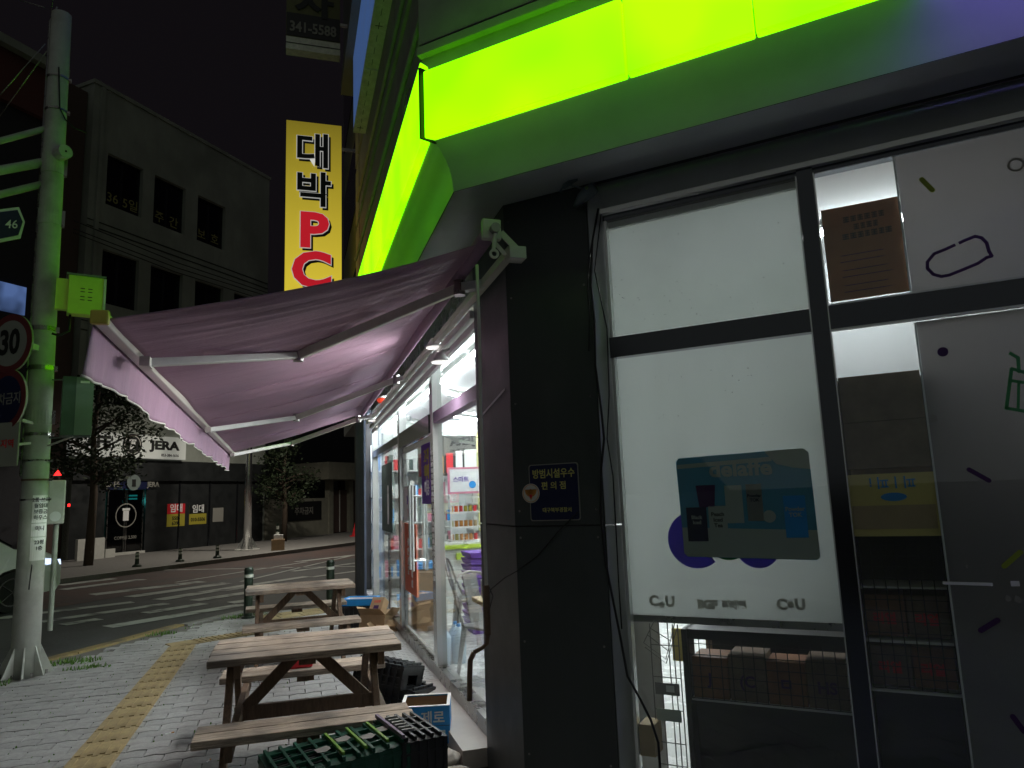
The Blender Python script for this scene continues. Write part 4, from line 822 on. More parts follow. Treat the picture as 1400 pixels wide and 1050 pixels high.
# small lamps and warning light on the shop wall beneath the awning
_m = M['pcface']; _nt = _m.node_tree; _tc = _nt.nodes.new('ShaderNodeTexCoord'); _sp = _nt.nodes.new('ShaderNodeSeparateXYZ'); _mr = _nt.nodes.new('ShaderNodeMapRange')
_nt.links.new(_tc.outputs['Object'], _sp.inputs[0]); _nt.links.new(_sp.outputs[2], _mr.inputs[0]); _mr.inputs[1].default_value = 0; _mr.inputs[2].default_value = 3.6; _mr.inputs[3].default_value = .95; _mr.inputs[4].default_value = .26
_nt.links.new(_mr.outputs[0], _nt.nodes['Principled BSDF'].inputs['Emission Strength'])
FLOOD_W = 66
def wall_lamp(px, py, x, label):
    p = gx(px, py, x); t = thing('flood_light', label, 'lamp', tuple(p), 'white flood lights under the awning')
    MB().tube([p, p-ZU*.07], [.03, .075], 12).build('lamp_shade', M['aluw'], t, smooth=True); MB().tube([p+ZU*.0, p+Vector((.1, 0, .04))], .012, 6).build('lamp_arm', M['aluw'], t); MB().tube([p-ZU*.071, p-ZU*.08], .07, 12).build('lens', M['flood'], t)
    l_ = bpy.data.lights.new('added_flood_spot', 'SPOT'); l_.energy = FLOOD_W; l_.spot_size = rad(165); l_.spot_blend = .7; l_.shadow_soft_size = .07; l_.color = (1, .97, .93)  # spot added below the fixture to brighten paving and awning
    q_ = bpy.data.objects.new('added_flood_spot', l_); COL.objects.link(q_); q_.location = p-ZU*.1; q_.rotation_euler = Vector((.55, 0, .8)).to_track_quat('Z', 'Y').to_euler()
wall_lamp(594, 463, 1.1, 'white bell shaped flood light nearest the front, under the awning rail'); wall_lamp(602, 482, 1.08, 'second white flood light just below the nearest one'); wall_lamp(510, 568, 1.1, 'white flood light at the far end of the shop glass')
p = gx(523, 547, 1.1); t = thing('warning_light', 'small red round warning light under the awning rail', 'light', tuple(p)); MB().tube([p+ZU*.02, p-ZU*.0, p-ZU*.035], [.06, .075, .05], 12).build('lens', mat('red_lens', (.8, .05, .02), .3, emit=(1, .08, .03), es=.5), t, smooth=True); MB().tube([p+ZU*.02, p+ZU*.05], .05, 12).build('mount', M['aluw'], t)

# ------------------------------------------------------------------ picnic tables
def picnic(x, y, rot, label):
    t = thing('picnic_table', label, 'picnic table', (x, y, 0), 'weathered picnic tables under the awning'); t.rotation_euler = (0, 0, rot); H = .565
    def b(mb, nm, m='wood', bev=.006): return mb.build(nm, M[m], t, world=False, bevel=bev)
    for k in range(4): j = RND.uniform(-.004, .004); b(MB().box((-H+RND.uniform(-.006, .006), -.345+k*.173, .68+j), (H+RND.uniform(-.006, .006), -.345+k*.173+.163, .722+j)), 'tabletop_plank')
    for sy in (-1, 1):
        for k in range(2): yy = sy*.70-.142+k*.144; b(MB().box((-H-.01, yy, .385), (H+RND.uniform(-.01, .02), yy+.135, .428)), 'seat_plank')
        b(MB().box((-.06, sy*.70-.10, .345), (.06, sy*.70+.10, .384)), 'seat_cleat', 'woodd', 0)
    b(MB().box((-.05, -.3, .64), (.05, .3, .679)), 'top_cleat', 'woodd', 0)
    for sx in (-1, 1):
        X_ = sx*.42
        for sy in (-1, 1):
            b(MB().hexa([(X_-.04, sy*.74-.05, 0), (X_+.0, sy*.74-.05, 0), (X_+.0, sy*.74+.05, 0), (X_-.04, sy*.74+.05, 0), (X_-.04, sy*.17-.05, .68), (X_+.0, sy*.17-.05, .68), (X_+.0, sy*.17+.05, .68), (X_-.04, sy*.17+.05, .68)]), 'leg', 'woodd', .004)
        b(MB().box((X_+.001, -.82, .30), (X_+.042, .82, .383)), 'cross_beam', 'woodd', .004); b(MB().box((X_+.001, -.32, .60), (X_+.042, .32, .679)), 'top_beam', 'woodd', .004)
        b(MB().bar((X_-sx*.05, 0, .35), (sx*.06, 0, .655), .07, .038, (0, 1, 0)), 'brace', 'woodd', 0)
    b(MB().box((-.43, -.02, .285), (.43, .02, .37)), 'stretcher', 'woodd', .003)
    return t
picnic(.105, 5.0, rad(-.5), 'nearer weathered wooden picnic table beside the black crates')
picnic(.10, 8.50, rad(2), 'farther weathered wooden picnic table beside the cardboard boxes')
tag(MB().box((-.02, 5.62, .43), (.16, 5.76, .50)).build('red_packet', M['red'], bevel=.01), 'red packet lying on the far bench of the nearer picnic table', 'packet')

# ------------------------------------------------------------------ crates and boxes
def crate(nm, label, c, rz, tilt, L_, W_, H_, m, group, edges=None, ribs=7, roll=0.):
    t = thing(nm, label, 'crate', (0, 0, 0), group); t['_o'] = [0, 0, 0]
    t.matrix_world = Matrix.Translation(c) @ Matrix.Rotation(rz, 4, 'Z') @ Matrix.Rotation(tilt, 4, 'Y') @ Matrix.Rotation(roll, 4, 'X')
    b = lambda mb, n_, mm=m, bev=0: mb.build(n_, M[mm], t, world=False, bevel=bev)
    l, w2 = L_/2, W_/2; th = .012
    mb = MB().box((-l, -w2, 0), (l, w2, .012)); b(mb, 'base', bev=.003)
    for sy in (-1, 1):
        mb = MB(); y0, y1 = (sy*w2, sy*(w2-th)); mb.box((-l, min(y0, y1), 0), (l, max(y0, y1), H_*.34)); mb.box((-l, min(y0, y1), H_*.78), (l, max(y0, y1), H_))
        for k in range(ribs+1): x = -l+k*(L_-.02)/ribs; mb.box((x, min(y0, y1)-.006, 0), (x+.02, max(y0, y1)+.006, H_))
        ym = (y0+y1)/2; mb.box((-l+.002, min(ym, y1), H_*.34), (l-.002, max(ym, y1), H_*.78))
        for q in (.12, .5, .9): mb.box((-l-.004, min(y0, y1)-.005, H_*q), (l+.004, max(y0, y1)+.005, H_*q+.012))
        b(mb, 'side_wall')
    for sx in (-1, 1):
        mb = MB(); x0, x1 = sorted((sx*l, sx*(l-th))); mb.box((x0, -w2, 0), (x1, w2, H_*.4)); mb.box((x0, -w2, H_*.85), (x1, w2, H_)); mb.box((x0, -w2, H_*.4), (x1, -w2*.45, H_*.85)); mb.box((x0, w2*.45, H_*.4), (x1, w2, H_*.85))
        b(mb, 'end_wall')
    mb = MB()
    for k in range(ribs): x = -l+.03+k*(L_-.06)/(ribs-1); mb.box((x-.007, -w2+.012, -.02), (x+.007, w2-.012, -.001))
    for k in range(3): y = -w2+W_*(k+1)/4; mb.box((-l+.02, y-.006, -.018), (l-.02, y+.006, -.001))
    b(mb, 'base_ribs')
    return t, b
# black crates, turned upside down, tilted, leaning beside the picnic table
t, b = crate('plastic_crate', 'upper black ribbed plastic crate turned over beside the nearer picnic table', Vector((.76, 5.87, .36)), rad(-38), rad(7), .42, .34, .17, 'blackr', 'black crates beside the table', roll=rad(168))
t, b = crate('plastic_crate', 'lower black plastic crate leaning under the other black crate', Vector((.84, 5.93, .19)), rad(-38), rad(12), .46, .36, .17, 'blackr', 'black crates beside the table', roll=rad(172))
b(MB().box((-.25, -.14, -.025), (-.19, -.10, -.02)), 'paper_scrap', 'letterw')
# green and black crate pile in the front
c0 = Vector((.30, 3.93, 0)); az = rad(-24)
t, b = crate('plastic_crate', 'long dark green slatted crate with torn white labels lying in front of the bench', Vector((.21, 3.86, .40)), rad(12), rad(-4), .64, .42, .20, 'greenc', 'crates in front of the bench', ribs=9, roll=rad(180))
mb = MB()
for k in range(2):
    for i in range(8): mb.box((-.28+k*.12, -.14+i*.036, -.006), (-.19+k*.12, -.125+i*.036, -.0005))
b(mb, 'vent_slots', 'black')
for k in range(3): b(MB().box((.0+k*.11, -.17, -.032), (.012+k*.11, .17, -.016)), 'lime_rib', 'limeedge')
for x, y in ((-.06, .03), (.06, -.04), (.17, .02), (.26, -.03)): b(MB().prism([(x-.035, y-.03, -.022), (x+.03, y-.04, -.022), (x+.04, y+.01, -.022), (x+.01, y+.04, -.022), (x-.03, y+.025, -.022)], (0, 0, .002)), 'torn_label', 'lettergrey')
t, b = crate('plastic_crate', 'black lattice crate at the right end of the pile in front of the bench', Vector((.60, 3.95, .425)), rad(12), rad(1), .24, .44, .42, 'blackr', 'crates in front of the bench', ribs=5, roll=rad(180))
b(MB().box((-.115, -.21, -.036), (-.10, .21, -.018)), 'lilac_rib', 'purpledge')
for k in range(6): b(MB().box((-.08, -.15+k*.05, -.03), (-.02, -.135+k*.05, -.018)), 'lattice_bar', 'lettergrey')
t, b = crate('plastic_crate', 'lowest black crate under the green crate', Vector((.22, 3.87, .02)), rad(12), 0, .6, .40, .16, 'blackr', 'crates in front of the bench', ribs=9)
# blue carton
def carton(nm, label, c, rz, L_, W_, H_, m, inm='cardin', flaps=False, rim=None, tilt=0):
    t = thing(nm, label, 'box'); t['_o'] = [0, 0, 0]; t.matrix_world = Matrix.Translation(c) @ Matrix.Rotation(rz, 4, 'Z') @ Matrix.Rotation(tilt, 4, 'X')
    l, w2 = L_/2, W_/2; th = .006
    for (a, bb) in (((-l, -w2, 0), (l, -w2+th, H_)), ((-l, w2-th, 0), (l, w2, H_)), ((-l, -w2+th, 0), (-l+th, w2-th, H_)), ((l-th, -w2+th, 0), (l, w2-th, H_))): MB().box(a, bb).build('side_wall', M[m], t, world=False)
    MB().box((-l+.01, -w2+.01, .0), (l-.01, w2-.01, .005)).build('base', M[inm], t, world=False)
    mb = MB()
    for (a, bb) in (((-l+.007, -w2+.007, .01), (l-.007, -w2+.009, H_-.01)), ((-l+.007, w2-.009, .01), (l-.007, w2-.007, H_-.01)), ((-l+.007, -w2+.01, .01), (-l+.009, w2-.01, H_-.01)), ((l-.009, -w2+.01, .01), (l-.007, w2-.01, H_-.01))): mb.box(a, bb)
    mb.build('lining', M[inm], t, world=False)
    if rim: 
        mb = MB()
        for (a, bb) in (((-l-.002, -w2-.002, H_), (l+.002, -w2+.02, H_+.004)), ((-l-.002, w2-.02, H_), (l+.002, w2+.002, H_+.004)), ((-l-.002, -w2+.02, H_), (-l+.02, w2-.02, H_+.004)), ((l-.02, -w2+.02, H_), (l+.002, w2-.02, H_+.004))): mb.box(a, bb)
        mb.build('rim', M[rim], t, world=False)
    if flaps:
        for sy, an in ((-1, .5), (1, 2.4)): 
            d = Vector((0, sy*math.cos(.4 if sy < 0 else -.2), math.sin(.5 if sy < 0 else .9))).normalized()
            MB().prism([(-l, sy*w2, H_), (l, sy*w2, H_), Vector((l-.02, sy*w2, H_))+d*W_*.5, Vector((-l+.02, sy*w2, H_))+d*W_*.5], (0, 0, .004)).build('flap', M[m], t, world=False)
        for sx in (-1, 1):
            d = Vector((sx*.6, 0, .75)).normalized()
            MB().prism([(sx*l, -w2, H_), (sx*l, w2, H_), Vector((sx*l, w2-.02, H_))+d*W_*.45, Vector((sx*l, -w2+.02, H_))+d*W_*.45], (.003, 0, .002)).build('flap', M[m], t, world=False)
    return t
t = carton('blue_carton', 'bright blue open carton with white rim beside the glass ledge', Vector((.89, 5.06, .02)), rad(-14), .32, .30, .235, 'blue', rim='letterw')
text('제로', .085, M['letterw'], t, (.05, -.152, .16), (1, 0, 0), (0, 0, 1), .002, .001); MB().box((-.16, -.153, .112), (.16, -.1505, .115)).build('seam_line', M['navy'], t, world=False)
MB().box((.07, -.1535, .03), (.13, -.1505, .085)).build('white_print', M['letterw'], t, world=False)
rk = [(.84, 4.55, .16, .09, 'largest pale stone block beside the front crates'), (.92, 4.35, .1, .05, 'smaller flat stone at the foot of the ledge')]
for x, y, r_, h, lb in rk:
    bm = MB(); n = 9; ringz = [0, h*.6, h]; pts = []
    for k in range(3): 
        for i in range(n): a = 6.28*i/n; q_ = r_*(1-.25*(k == 2))*(1+RND.uniform(-.15, .15)); pts.append((x+math.cos(a)*q_, y+math.sin(a)*q_*.8, ringz[k]))
    bm.v = [Vector(p) for p in pts]
    for k in range(2):
        for i in range(n): bm.f.append((k*n+i, k*n+(i+1) % n, (k+1)*n+(i+1) % n, (k+1)*n+i))
    bm.f.append(tuple(2*n+i for i in range(n))); tag(bm.build('stone', M['stone'], bevel=.01), lb, 'stone', 'stones by the ledge')
# cardboard heap at the far table
carton('cardboard_box', 'open cardboard box with spread flaps nearest the glass doors', Vector((1.0, 9.1, .03)), rad(-35), .34, .26, .20, 'card', flaps=True, tilt=rad(-12))
t = carton('cardboard_box', 'small printed carton tipped over the open cardboard box', Vector((1.02, 9.25, .22)), rad(-38), .17, .12, .2, 'card', tilt=rad(-35))
text('신선한', .035, M['redp'], t, (0, -.062, .14), (1, 0, 0), (0, 0, 1), .001, .001); MB().box((-.03, -.0635, .03), (.04, -.0605, .09)).build('picture_print', M['purpled'], t, world=False)
carton('blue_white_box', 'flat blue and white box lying on the dark crate behind the cardboard', Vector((.88, 9.75, .29)), rad(-25), .42, .3, .08, 'blue', 'letterw', rim='blue')
MB().obox((.88, 9.75, .375), (.9, -.42, 0), (.42, .9, 0), ZU, .19, .13, .003).build('lid', M['blue'], bpy.data.objects['blue_white_box'], world=True) if False else None
crate('plastic_crate', 'dark plastic crate under the blue and white box at the far table', Vector((.86, 9.75, 0)), rad(-25), 0, .44, .32, .28, 'blackr', 'crate by the far table')
carton('cardboard_box', 'flattened cardboard box lying behind the open one by the door', Vector((1.08, 8.8, .03)), rad(-20), .3, .2, .09, 'card', flaps=True)
# litter
for (x, y, a, lb) in ((-.85, 5.95, .4, 'white cigarette end beside the yellow tactile strip'), (-.5, 5.2, 1.2, 'white cigarette end left of the near bench'), (-.28, 4.55, .3, 'cigarette end on the paving under the near bench')):
    d = Vector((math.cos(a), math.sin(a), 0)); t = thing('cigarette_butt', lb, 'litter', (x, y, .006)); MB().tube([Vector((x, y, .008)), Vector((x, y, .008))+d*.04], .004, 6).build('paper', M['letterw'], t); MB().tube([Vector((x, y, .008))+d*.041, Vector((x, y, .008))+d*.06], .004, 6).build('filter', M['orange'], t)

# ------------------------------------------------------------------ utility pole and what hangs on it
PB = Vector((-2.548, 8.639, 0)); PT = Vector((-2.60, 8.62, 7.32))
ax = (PT-PB).normalized(); vdir = Vector((PB.x, PB.y, 0)).normalized(); vr = Vector((vdir.y, -vdir.x, 0))   # towards / right as seen
def pa(zv): return PB + ax*(zv/ax.z)
def prad(zv): return .128-.028*zv/7.3
up = thing('utility_pole', 'tall round grey pole with gusseted foot at the kerb, left of the awning', 'pole', tuple(PB))
MB().tube([pa(z_) for z_ in (.0, 1.2, 2.5, 4, 5.5, 7.32)], [prad(z_) for z_ in (0, 1.2, 2.5, 4, 5.5, 7.32)], 28).build('pole_shaft', M['polegrey'], up, smooth=True)
MB().disc(PB+ZU*.0, ZU, .26, .02, 24).build('foot_plate', M['polegrey'], up)
for k in range(8):
    a = k*math.pi/4+.2; d = Vector((math.cos(a), math.sin(a), 0)); s_ = d.cross(ZU)*.006
    MB().prism([PB+d*.12-s_, PB+d*.25-s_+ZU*.02, PB+d*.25-s_, PB+d*.12-s_+ZU*.30, ][0:1]+[PB+d*.25-s_+ZU*.02, PB+d*.125-s_+ZU*.30], s_*2).build('gusset', M['polegrey'], up)
    MB().tube([PB+d.xyz*.0+Vector((math.cos(a+.39), math.sin(a+.39), 0))*.21+ZU*.02, PB+Vector((math.cos(a+.39), math.sin(a+.39), 0))*.21+ZU*.06], .014, 6).build('anchor_bolt', M['darksteel'], up)
for z_, h, m_ in ((5.35, .22, 'polegrey'), (4.75, .18, 'polegrey'), (3.55, .05, 'darksteel'), (3.12, .05, 'darksteel'), (2.55, .14, 'polegrey'), (2.42, .03, 'darksteel'), (2.15, .02, 'darksteel'), (1.95, .02, 'rust'), (1.75, .015, 'darksteel'), (6.5, .02, 'darksteel'), (6.1, .02, 'darksteel')):
    MB().tube([pa(z_), pa(z_+h)], prad(z_)+.008, 24).build('clamp_band', M[m_], up)
    MB().obox(pa(z_+h/2)+vr*(prad(z_)+.012)-vdir*.02, vr, vdir, ZU, .016, .03, max(.012, h/2)).build('band_lug', M['darksteel'], up)
c = pa(5.56)-vdir*.10+vr*.05; cy = MB().tube([c, c-vdir*.12+vr*.06], .075, 16).build('round_sensor', M['polegrey'], up)
MB().tube([c-vdir*.122+vr*.06, c-vdir*.125+vr*.06], .012, 8).build('sensor_lens', M['black'], cy)
st = pa(.98)-vdir*prad(.98); MB().tube([st+vr*.01+ZU*.12, st+vr*.01-vdir*.05+ZU*.10, st-vdir*.05+vr*.0-ZU*.08, st+ZU*-.12], .006, 6).build('step_peg', M['black'], up)
MB().tube([pa(6.6)-vdir*.11, pa(6.1)-vdir*.13+vr*.03, pa(5.98)-vdir*.12+vr*.09, pa(5.93)-vdir*.06+vr*.18, pa(5.93)-vdir*.02+vr*.30], .008, 6).build('cable', M['cable'], up, smooth=True)
MB().tube([pa(7.4)-vr*.05, pa(7.2)-vr*.11, pa(5)-vr*.115, pa(2)-vr*.13], .012, 6).build('conduit', M['darksteel'], up)
def curved_sheet(z0, z1, a0, a1, m, nm, label, o=.0):
    mb = MB(); n = 8
    for k in range(n):
        q = []
        for aa in (a0+(a1-a0)*k/n, a0+(a1-a0)*(k+1)/n):
            d = (-vdir*math.cos(aa)+vr*math.sin(aa)); q.append(d)
        r0 = prad(z0)+.003+o; mb.face([pa(z0)+q[0]*r0, pa(z0)+q[1]*r0, pa(z1)+q[1]*r0, pa(z1)+q[0]*r0])
    ob = mb.build(nm, M[m]); sm = ob.modifiers.new('thickness', 'SOLIDIFY'); sm.thickness = .001; return tag(ob, label, 'notice', 'notices pasted on the pole')
for (z0, z1, lb, lines) in ((1.52, 1.80, 'upper white notice with handwriting pasted round the utility pole', ('2룸 쓰리', '월임대', '보증금', '하우스')), (1.38, 1.51, 'middle white notice pasted round the utility pole', ('미니',)), (1.14, 1.37, 'lowest white notice pasted round the utility pole', ('23평', '1층'))):
    ob = curved_sheet(z0, z1, -.1, 1.15, 'white', 'pole_notice', lb)
    for i, t_ in enumerate(lines):
        zz = z1-.05-i*.06; d = (-vdir*math.cos(.5)+vr*math.sin(.5)); xx = (vr*math.cos(.5)+vdir*math.sin(.5))
        text(t_, .05, M['blackp'], ob, pa(zz)+d*(prad(zz)+.008), xx, ZU, .001, .001)
# mast arms to the left
for (a, b, r_, lb) in (((62, 176), (-160, 236), .035, 'upper thin pipe arm reaching left from the pole'), ((60, 222), (-160, 262), .05, 'thicker middle mast arm reaching left from the pole'), ((57, 252), (-160, 305), .04, 'lower mast arm reaching left above the blue street sign')):
    A = EYE+ray(*a)*(PB.xy.length/ray(*a).xy.length); B = EYE+ray(*b)*(8.9/ray(*b).xy.length)
    MB().tube([A, B], r_, 12).build('mast_arm', M['polegrey'], up, smooth=True)
# cabinets on the pole
def atd(px, py, d): r_ = ray(px, py); return EYE + r_*(d/r_.xy.length)
def cabinet(px0, py0, px1, py1, d, dep, m, nm, label, m2=None):
    a = atd(px0, py0, d); b = atd(px1, py1, d); c = (a+b)/2; hw = (b-a).dot(vr)/2; hh = abs(a.z-b.z)/2
    t = thing(nm, label, 'cabinet', tuple(c)); MB().obox(c, vr, vdir, ZU, hw, dep/2, hh).build('body', M[m], t, bevel=.006); return t, c, hw, hh
t, c, hw, hh = cabinet(94, 378, 139, 434, 8.75, .16, 'limelit', 'control_box', 'pale box with lime sign light in its colour, fixed to the utility pole above the awning corner')
for k in range(4):
    for q in range(3):
        for s2 in range(2): MB().obox(c-vdir*.082+vr*(-.03+s2*.07)+ZU*(.07-k*.035-(.02 if k > 1 else 0)), vr, vdir, ZU, .02, .002, .0035).build('vent_slot', M['black'], t) if q == 0 else None
MB().obox(c+ZU*(hh+.008), vr, vdir, ZU, hw+.02, .1, .008).build('lid', M['greybox2'], t); MB().obox(c+vr*(hw+.012), vr, vdir, ZU, .012, .09, hh-.01).build('side_cover', M['aluw'], t)
MB().obox(c-vr*(hw+.05), vr, vdir, ZU, .06, .04, hh*.8).build('mounting_plate', M['limelit'], t)
MB().tube([c-vr*hw*.8-ZU*hh, c-vr*hw*.8-ZU*(hh+.18), c-vr*(hw+.05)-ZU*(hh+.24), c-vr*(hw+.12)-ZU*(hh+.22)], .012, 6).build('cable_loop', M['cable'], t, smooth=True)
t, c, hw, hh = cabinet(86, 516, 124, 597, 8.75, .2, 'greybox', 'meter_cabinet', 'dark grey green cabinet hung on the utility pole below the lime lit box')
MB().obox(c+vr*(hw*.42)-vdir*.102, vr, vdir, ZU, hw*.55, .004, hh*.98).build('door', M['greybox2'], t); MB().obox(c+vr*(hw*.42)-vdir*.108+ZU*hh*.82, vr, vdir, ZU, hw*.3, .004, .012).build('name_plate', M['letterw'], t)
for sg in (1, -1): MB().bar(pa(c.z+sg*hh), c+vr*hw+ZU*sg*hh*1.0, .02, .012).build('bracket', M['greybox2'], t)
MB().bar(pa(c.z-hh-.12), c-ZU*hh-vr*.02, .016, .016).build('stay', M['offwhite'], t)
# road signs on the pole (they face the street, seen obliquely)
def rsign(px, py, rpx, d, yaw, nm, label, rim, face, cat='road sign'):
    c = atd(px, py, d); nrm = (-vdir*math.cos(yaw)+vr*math.sin(yaw)); t = thing(nm, label, cat, tuple(c)); R_ = rpx*d/F_PX
    MB().disc(c, nrm, R_, .02, 36).build('plate', M['lettergrey'], t); MB().disc(c+nrm*.021, nrm, R_, .003, 36, R_*.78).build('rim', M[rim], t); MB().disc(c+nrm*.021, nrm, R_*.78, .002, 36).build('face', M[face], t)
    return t, c, nrm, R_
t, c, nrm, R_ = rsign(16, 470, 34, 8.75, -.9, 'speed_limit_sign', 'round speed limit sign reading 30 with a red rim on the pole', 'dullred', 'greyface')
xd = nrm.cross(ZU)*-1; text('30', R_*1.15, M['blackp'], t, c+nrm*.026, xd, ZU, .012, .002, sx=.8); MB().bar(c+vr*.12, pa(c.z+.01), .05, .06).build('bracket', M['offwhite'], t)
t, c, nrm, R_ = rsign(11, 547, 35, 8.75, -1.0, 'no_parking_sign', 'round dark blue sign with red rim below the speed limit sign', 'dullred', 'blueSign')
xd = nrm.cross(ZU)*-1; text('주차금지', R_*.42, M['lettergrey'], t, c+nrm*.026, xd, ZU, .001, .002); MB().bar(c+vr*.12-ZU*.2, pa(c.z-.22), .03, .03).build('bracket', M['offwhite'], t)
c = atd(2, 608, 8.72); t = thing('supplementary_sign', 'small white rectangular sign with red writing under the round signs', 'road sign', tuple(c)); nrm = (-vdir*math.cos(-.8)+vr*math.sin(-.8)); xd = nrm.cross(ZU)*-1
MB().obox(c, xd, nrm, ZU, .21, .01, .22).build('plate', M['lettergrey'], t, bevel=.01); text('견인지역', .09, M['redp'], t, c+nrm*.013, xd, ZU, .002, .002); MB().bar(c+vr*.1-ZU*.0, pa(c.z+.05)+ZU*0, .025, .025).build('bracket', M['offwhite'], t)
# blue street direction sign 46
t = thing('street_name_sign', 'navy arrow shaped street sign reading 46 hanging from the mast arm', 'street sign', tuple(atd(0, 308, 8.85)))
pts = [atd(x, y, 8.85) for x, y in ((-110, 300), (26, 283), (34, 303), (28, 325), (-110, 352))]
MB().prism(pts, vdir*.03).build('border', M['letterw'], t)
pts = [atd(x, y, 8.835) for x, y in ((-110, 303), (24, 287), (31, 303), (25, 321), (-110, 348))]
MB().prism(pts, vdir*.012).build('sign_face', M['blueSign'], t); text('46', .13, M['letterw'], t, atd(16, 307, 8.82), (vr+ZU*.13).normalized(), ZU, .001, .002, sx=.85)
MB().bar(atd(-40, 292, 8.86), atd(-40, 272, 8.86), .03, .03).build('hanger', M['darksteel'], t)
# overhead wires and insulators
for k, (a, b) in enumerate((((62, 60), (-80, 170)), ((64, 70), (-70, 210)), ((60, 10), (-30, -60)), ((72, 0), (66, 45)))):
    A, B = atd(*a, 8.95), atd(*b, 10+k)
    tag(MB().tube([A, (A+B)/2-ZU*.25, B], .006, 5).build('overhead_wire', M['darksteel'], smooth=True), 'thin overhead wire leaving the pole top, %s' % ['upper of the two running left', 'lower of the two running left', 'rising steeply past the pole head', 'short vertical lead at the pole head'][k], 'wire', 'wires at the pole top')

# pedestrian signal control box on a thin post
c = gz(75, 765); d_ = 12.2; a = atd(66, 657, d_); b = atd(87, 716, d_); c = (a+b)/2
t = thing('signal_control_box', 'pale traffic signal box with a red light on a thin post behind the pole', 'signal box', (c.x, c.y, 0))
MB().obox(c, vr, vdir, ZU, (b-a).dot(vr)/2, .12, abs(a.z-b.z)/2).build('box', M['offwhite'], t, bevel=.02); MB().tube([(c.x+.02, c.y, 0), (c.x+.02, c.y, c.z-.3)], .035, 12).build('post', M['polegrey'], t)
MB().prism([c+ZU*(.38)+vr*(-.05), c+ZU*.38+vr*.05, c+ZU*.46], vdir*.03).build('red_light', M['redlamp'], t); MB().obox(c+vr*.16-ZU*.05, vr, vdir, ZU, .015, .02, .02).build('red_light', M['redlamp'], t)
MB().disc(c-vdir*.121-ZU*.2, -vdir, .07, .002, 16).build('sticker', M['letterw'], t)

# ------------------------------------------------------------------ bollards
def bollard(x, y, h, r, label, far=False):
    t = thing('bollard', label, 'bollard', (x, y, 0), 'far side post markers' if far else 'kerb bollards')
    if not far:
        MB().tube([(x, y, 0), (x, y, h-.03), (x, y, h)], [r, r, r*.8], 16).build('post', M['bollard'], t, smooth=False); MB().tube([(x, y, h*.80), (x, y, h*.86)], r+.003, 16).build('band', M['band'], t)
        MB().tube([(x, y, h*.93), (x, y, h*.95)], r+.006, 16).build('ring', M['bollard'], t); MB().tube([(x, y, 0), (x, y, .03)], r+.03, 16).build('foot', M['bollard'], t)
    else:
        MB().tube([(x, y, 0), (x, y, .05), (x, y, .08), (x, y, h)], [r*2.4, r*2.1, r*1.1, r*.8], 12).build('post', M['bollard'], t)
        for q in (.55, .78): MB().tube([(x, y, h*q), (x, y, h*(q+.13))], r*1.05, 12).build('band', M['band'], t)
bollard(-.585, 11.4, .72, .062, 'dark green bollard with a pale band left of the far picnic table'); bollard(.60, 11.86, .72, .062, 'dark green bollard behind the right end of the far picnic table')
for (px, py), lb in (((187, 775), 'leftmost black and white marker post on the far pavement'), ((246, 768), 'middle black and white marker post on the far pavement'), ((297, 763), 'black and white marker post nearest the silver lamp post'), ((379, 752), 'tall marker post right of the silver lamp post beside a carton')):
    p = gz(px, py); bollard(p.x, p.y, .42 if px < 350 else .95, .055, lb, True)
# silver lamp post; its hidden head and light are added to brighten the street
p = gz(338, 752); t = thing('street_lamp', 'silver street lamp post with flared foot on the far pavement', 'lamp post', tuple(p))
MB().tube([p, p+ZU*3, p+ZU*8.2], [.15, .12, .075], 18).build('post', M['chrome'], t, smooth=True)
for k in range(6): a = k*1.047; d = Vector((math.cos(a), math.sin(a), 0)); MB().prism([p+d*.1, p+d*.42, p+d*.1+ZU*.55], d.cross(ZU)*.02).build('gusset', M['chrome'], t)
MB().tube([p, p+ZU*.03], .45, 18).build('foot_plate', M['offwhite'], t)
hd = p+ZU*8.3+FN*1.9; MB().tube([p+ZU*8.1, p+ZU*8.35+FN*.6, hd], .05, 10).build('lamp_arm', M['chrome'], t, smooth=True); h_ = MB().obox(hd+FN*.3, FN, FD, ZU, .38, .15, .06).build('added_lamp_head', M['chrome'], t, bevel=.02); MB().obox(hd+FN*.3-ZU*.065, FN, FD, ZU, .28, .11, .008).build('lens', M['addedlens'], h_)
ld = bpy.data.lights.new('added_street_light', 'SPOT'); ld.energy = 2200; ld.spot_size = rad(150); ld.spot_blend = .6; ld.shadow_soft_size = .25; ld.color = (1, .93, .80)
lo = bpy.data.objects.new('added_street_light', ld); COL.objects.link(lo); lo.location = hd+FN*.3-ZU*.1; lo.parent = None

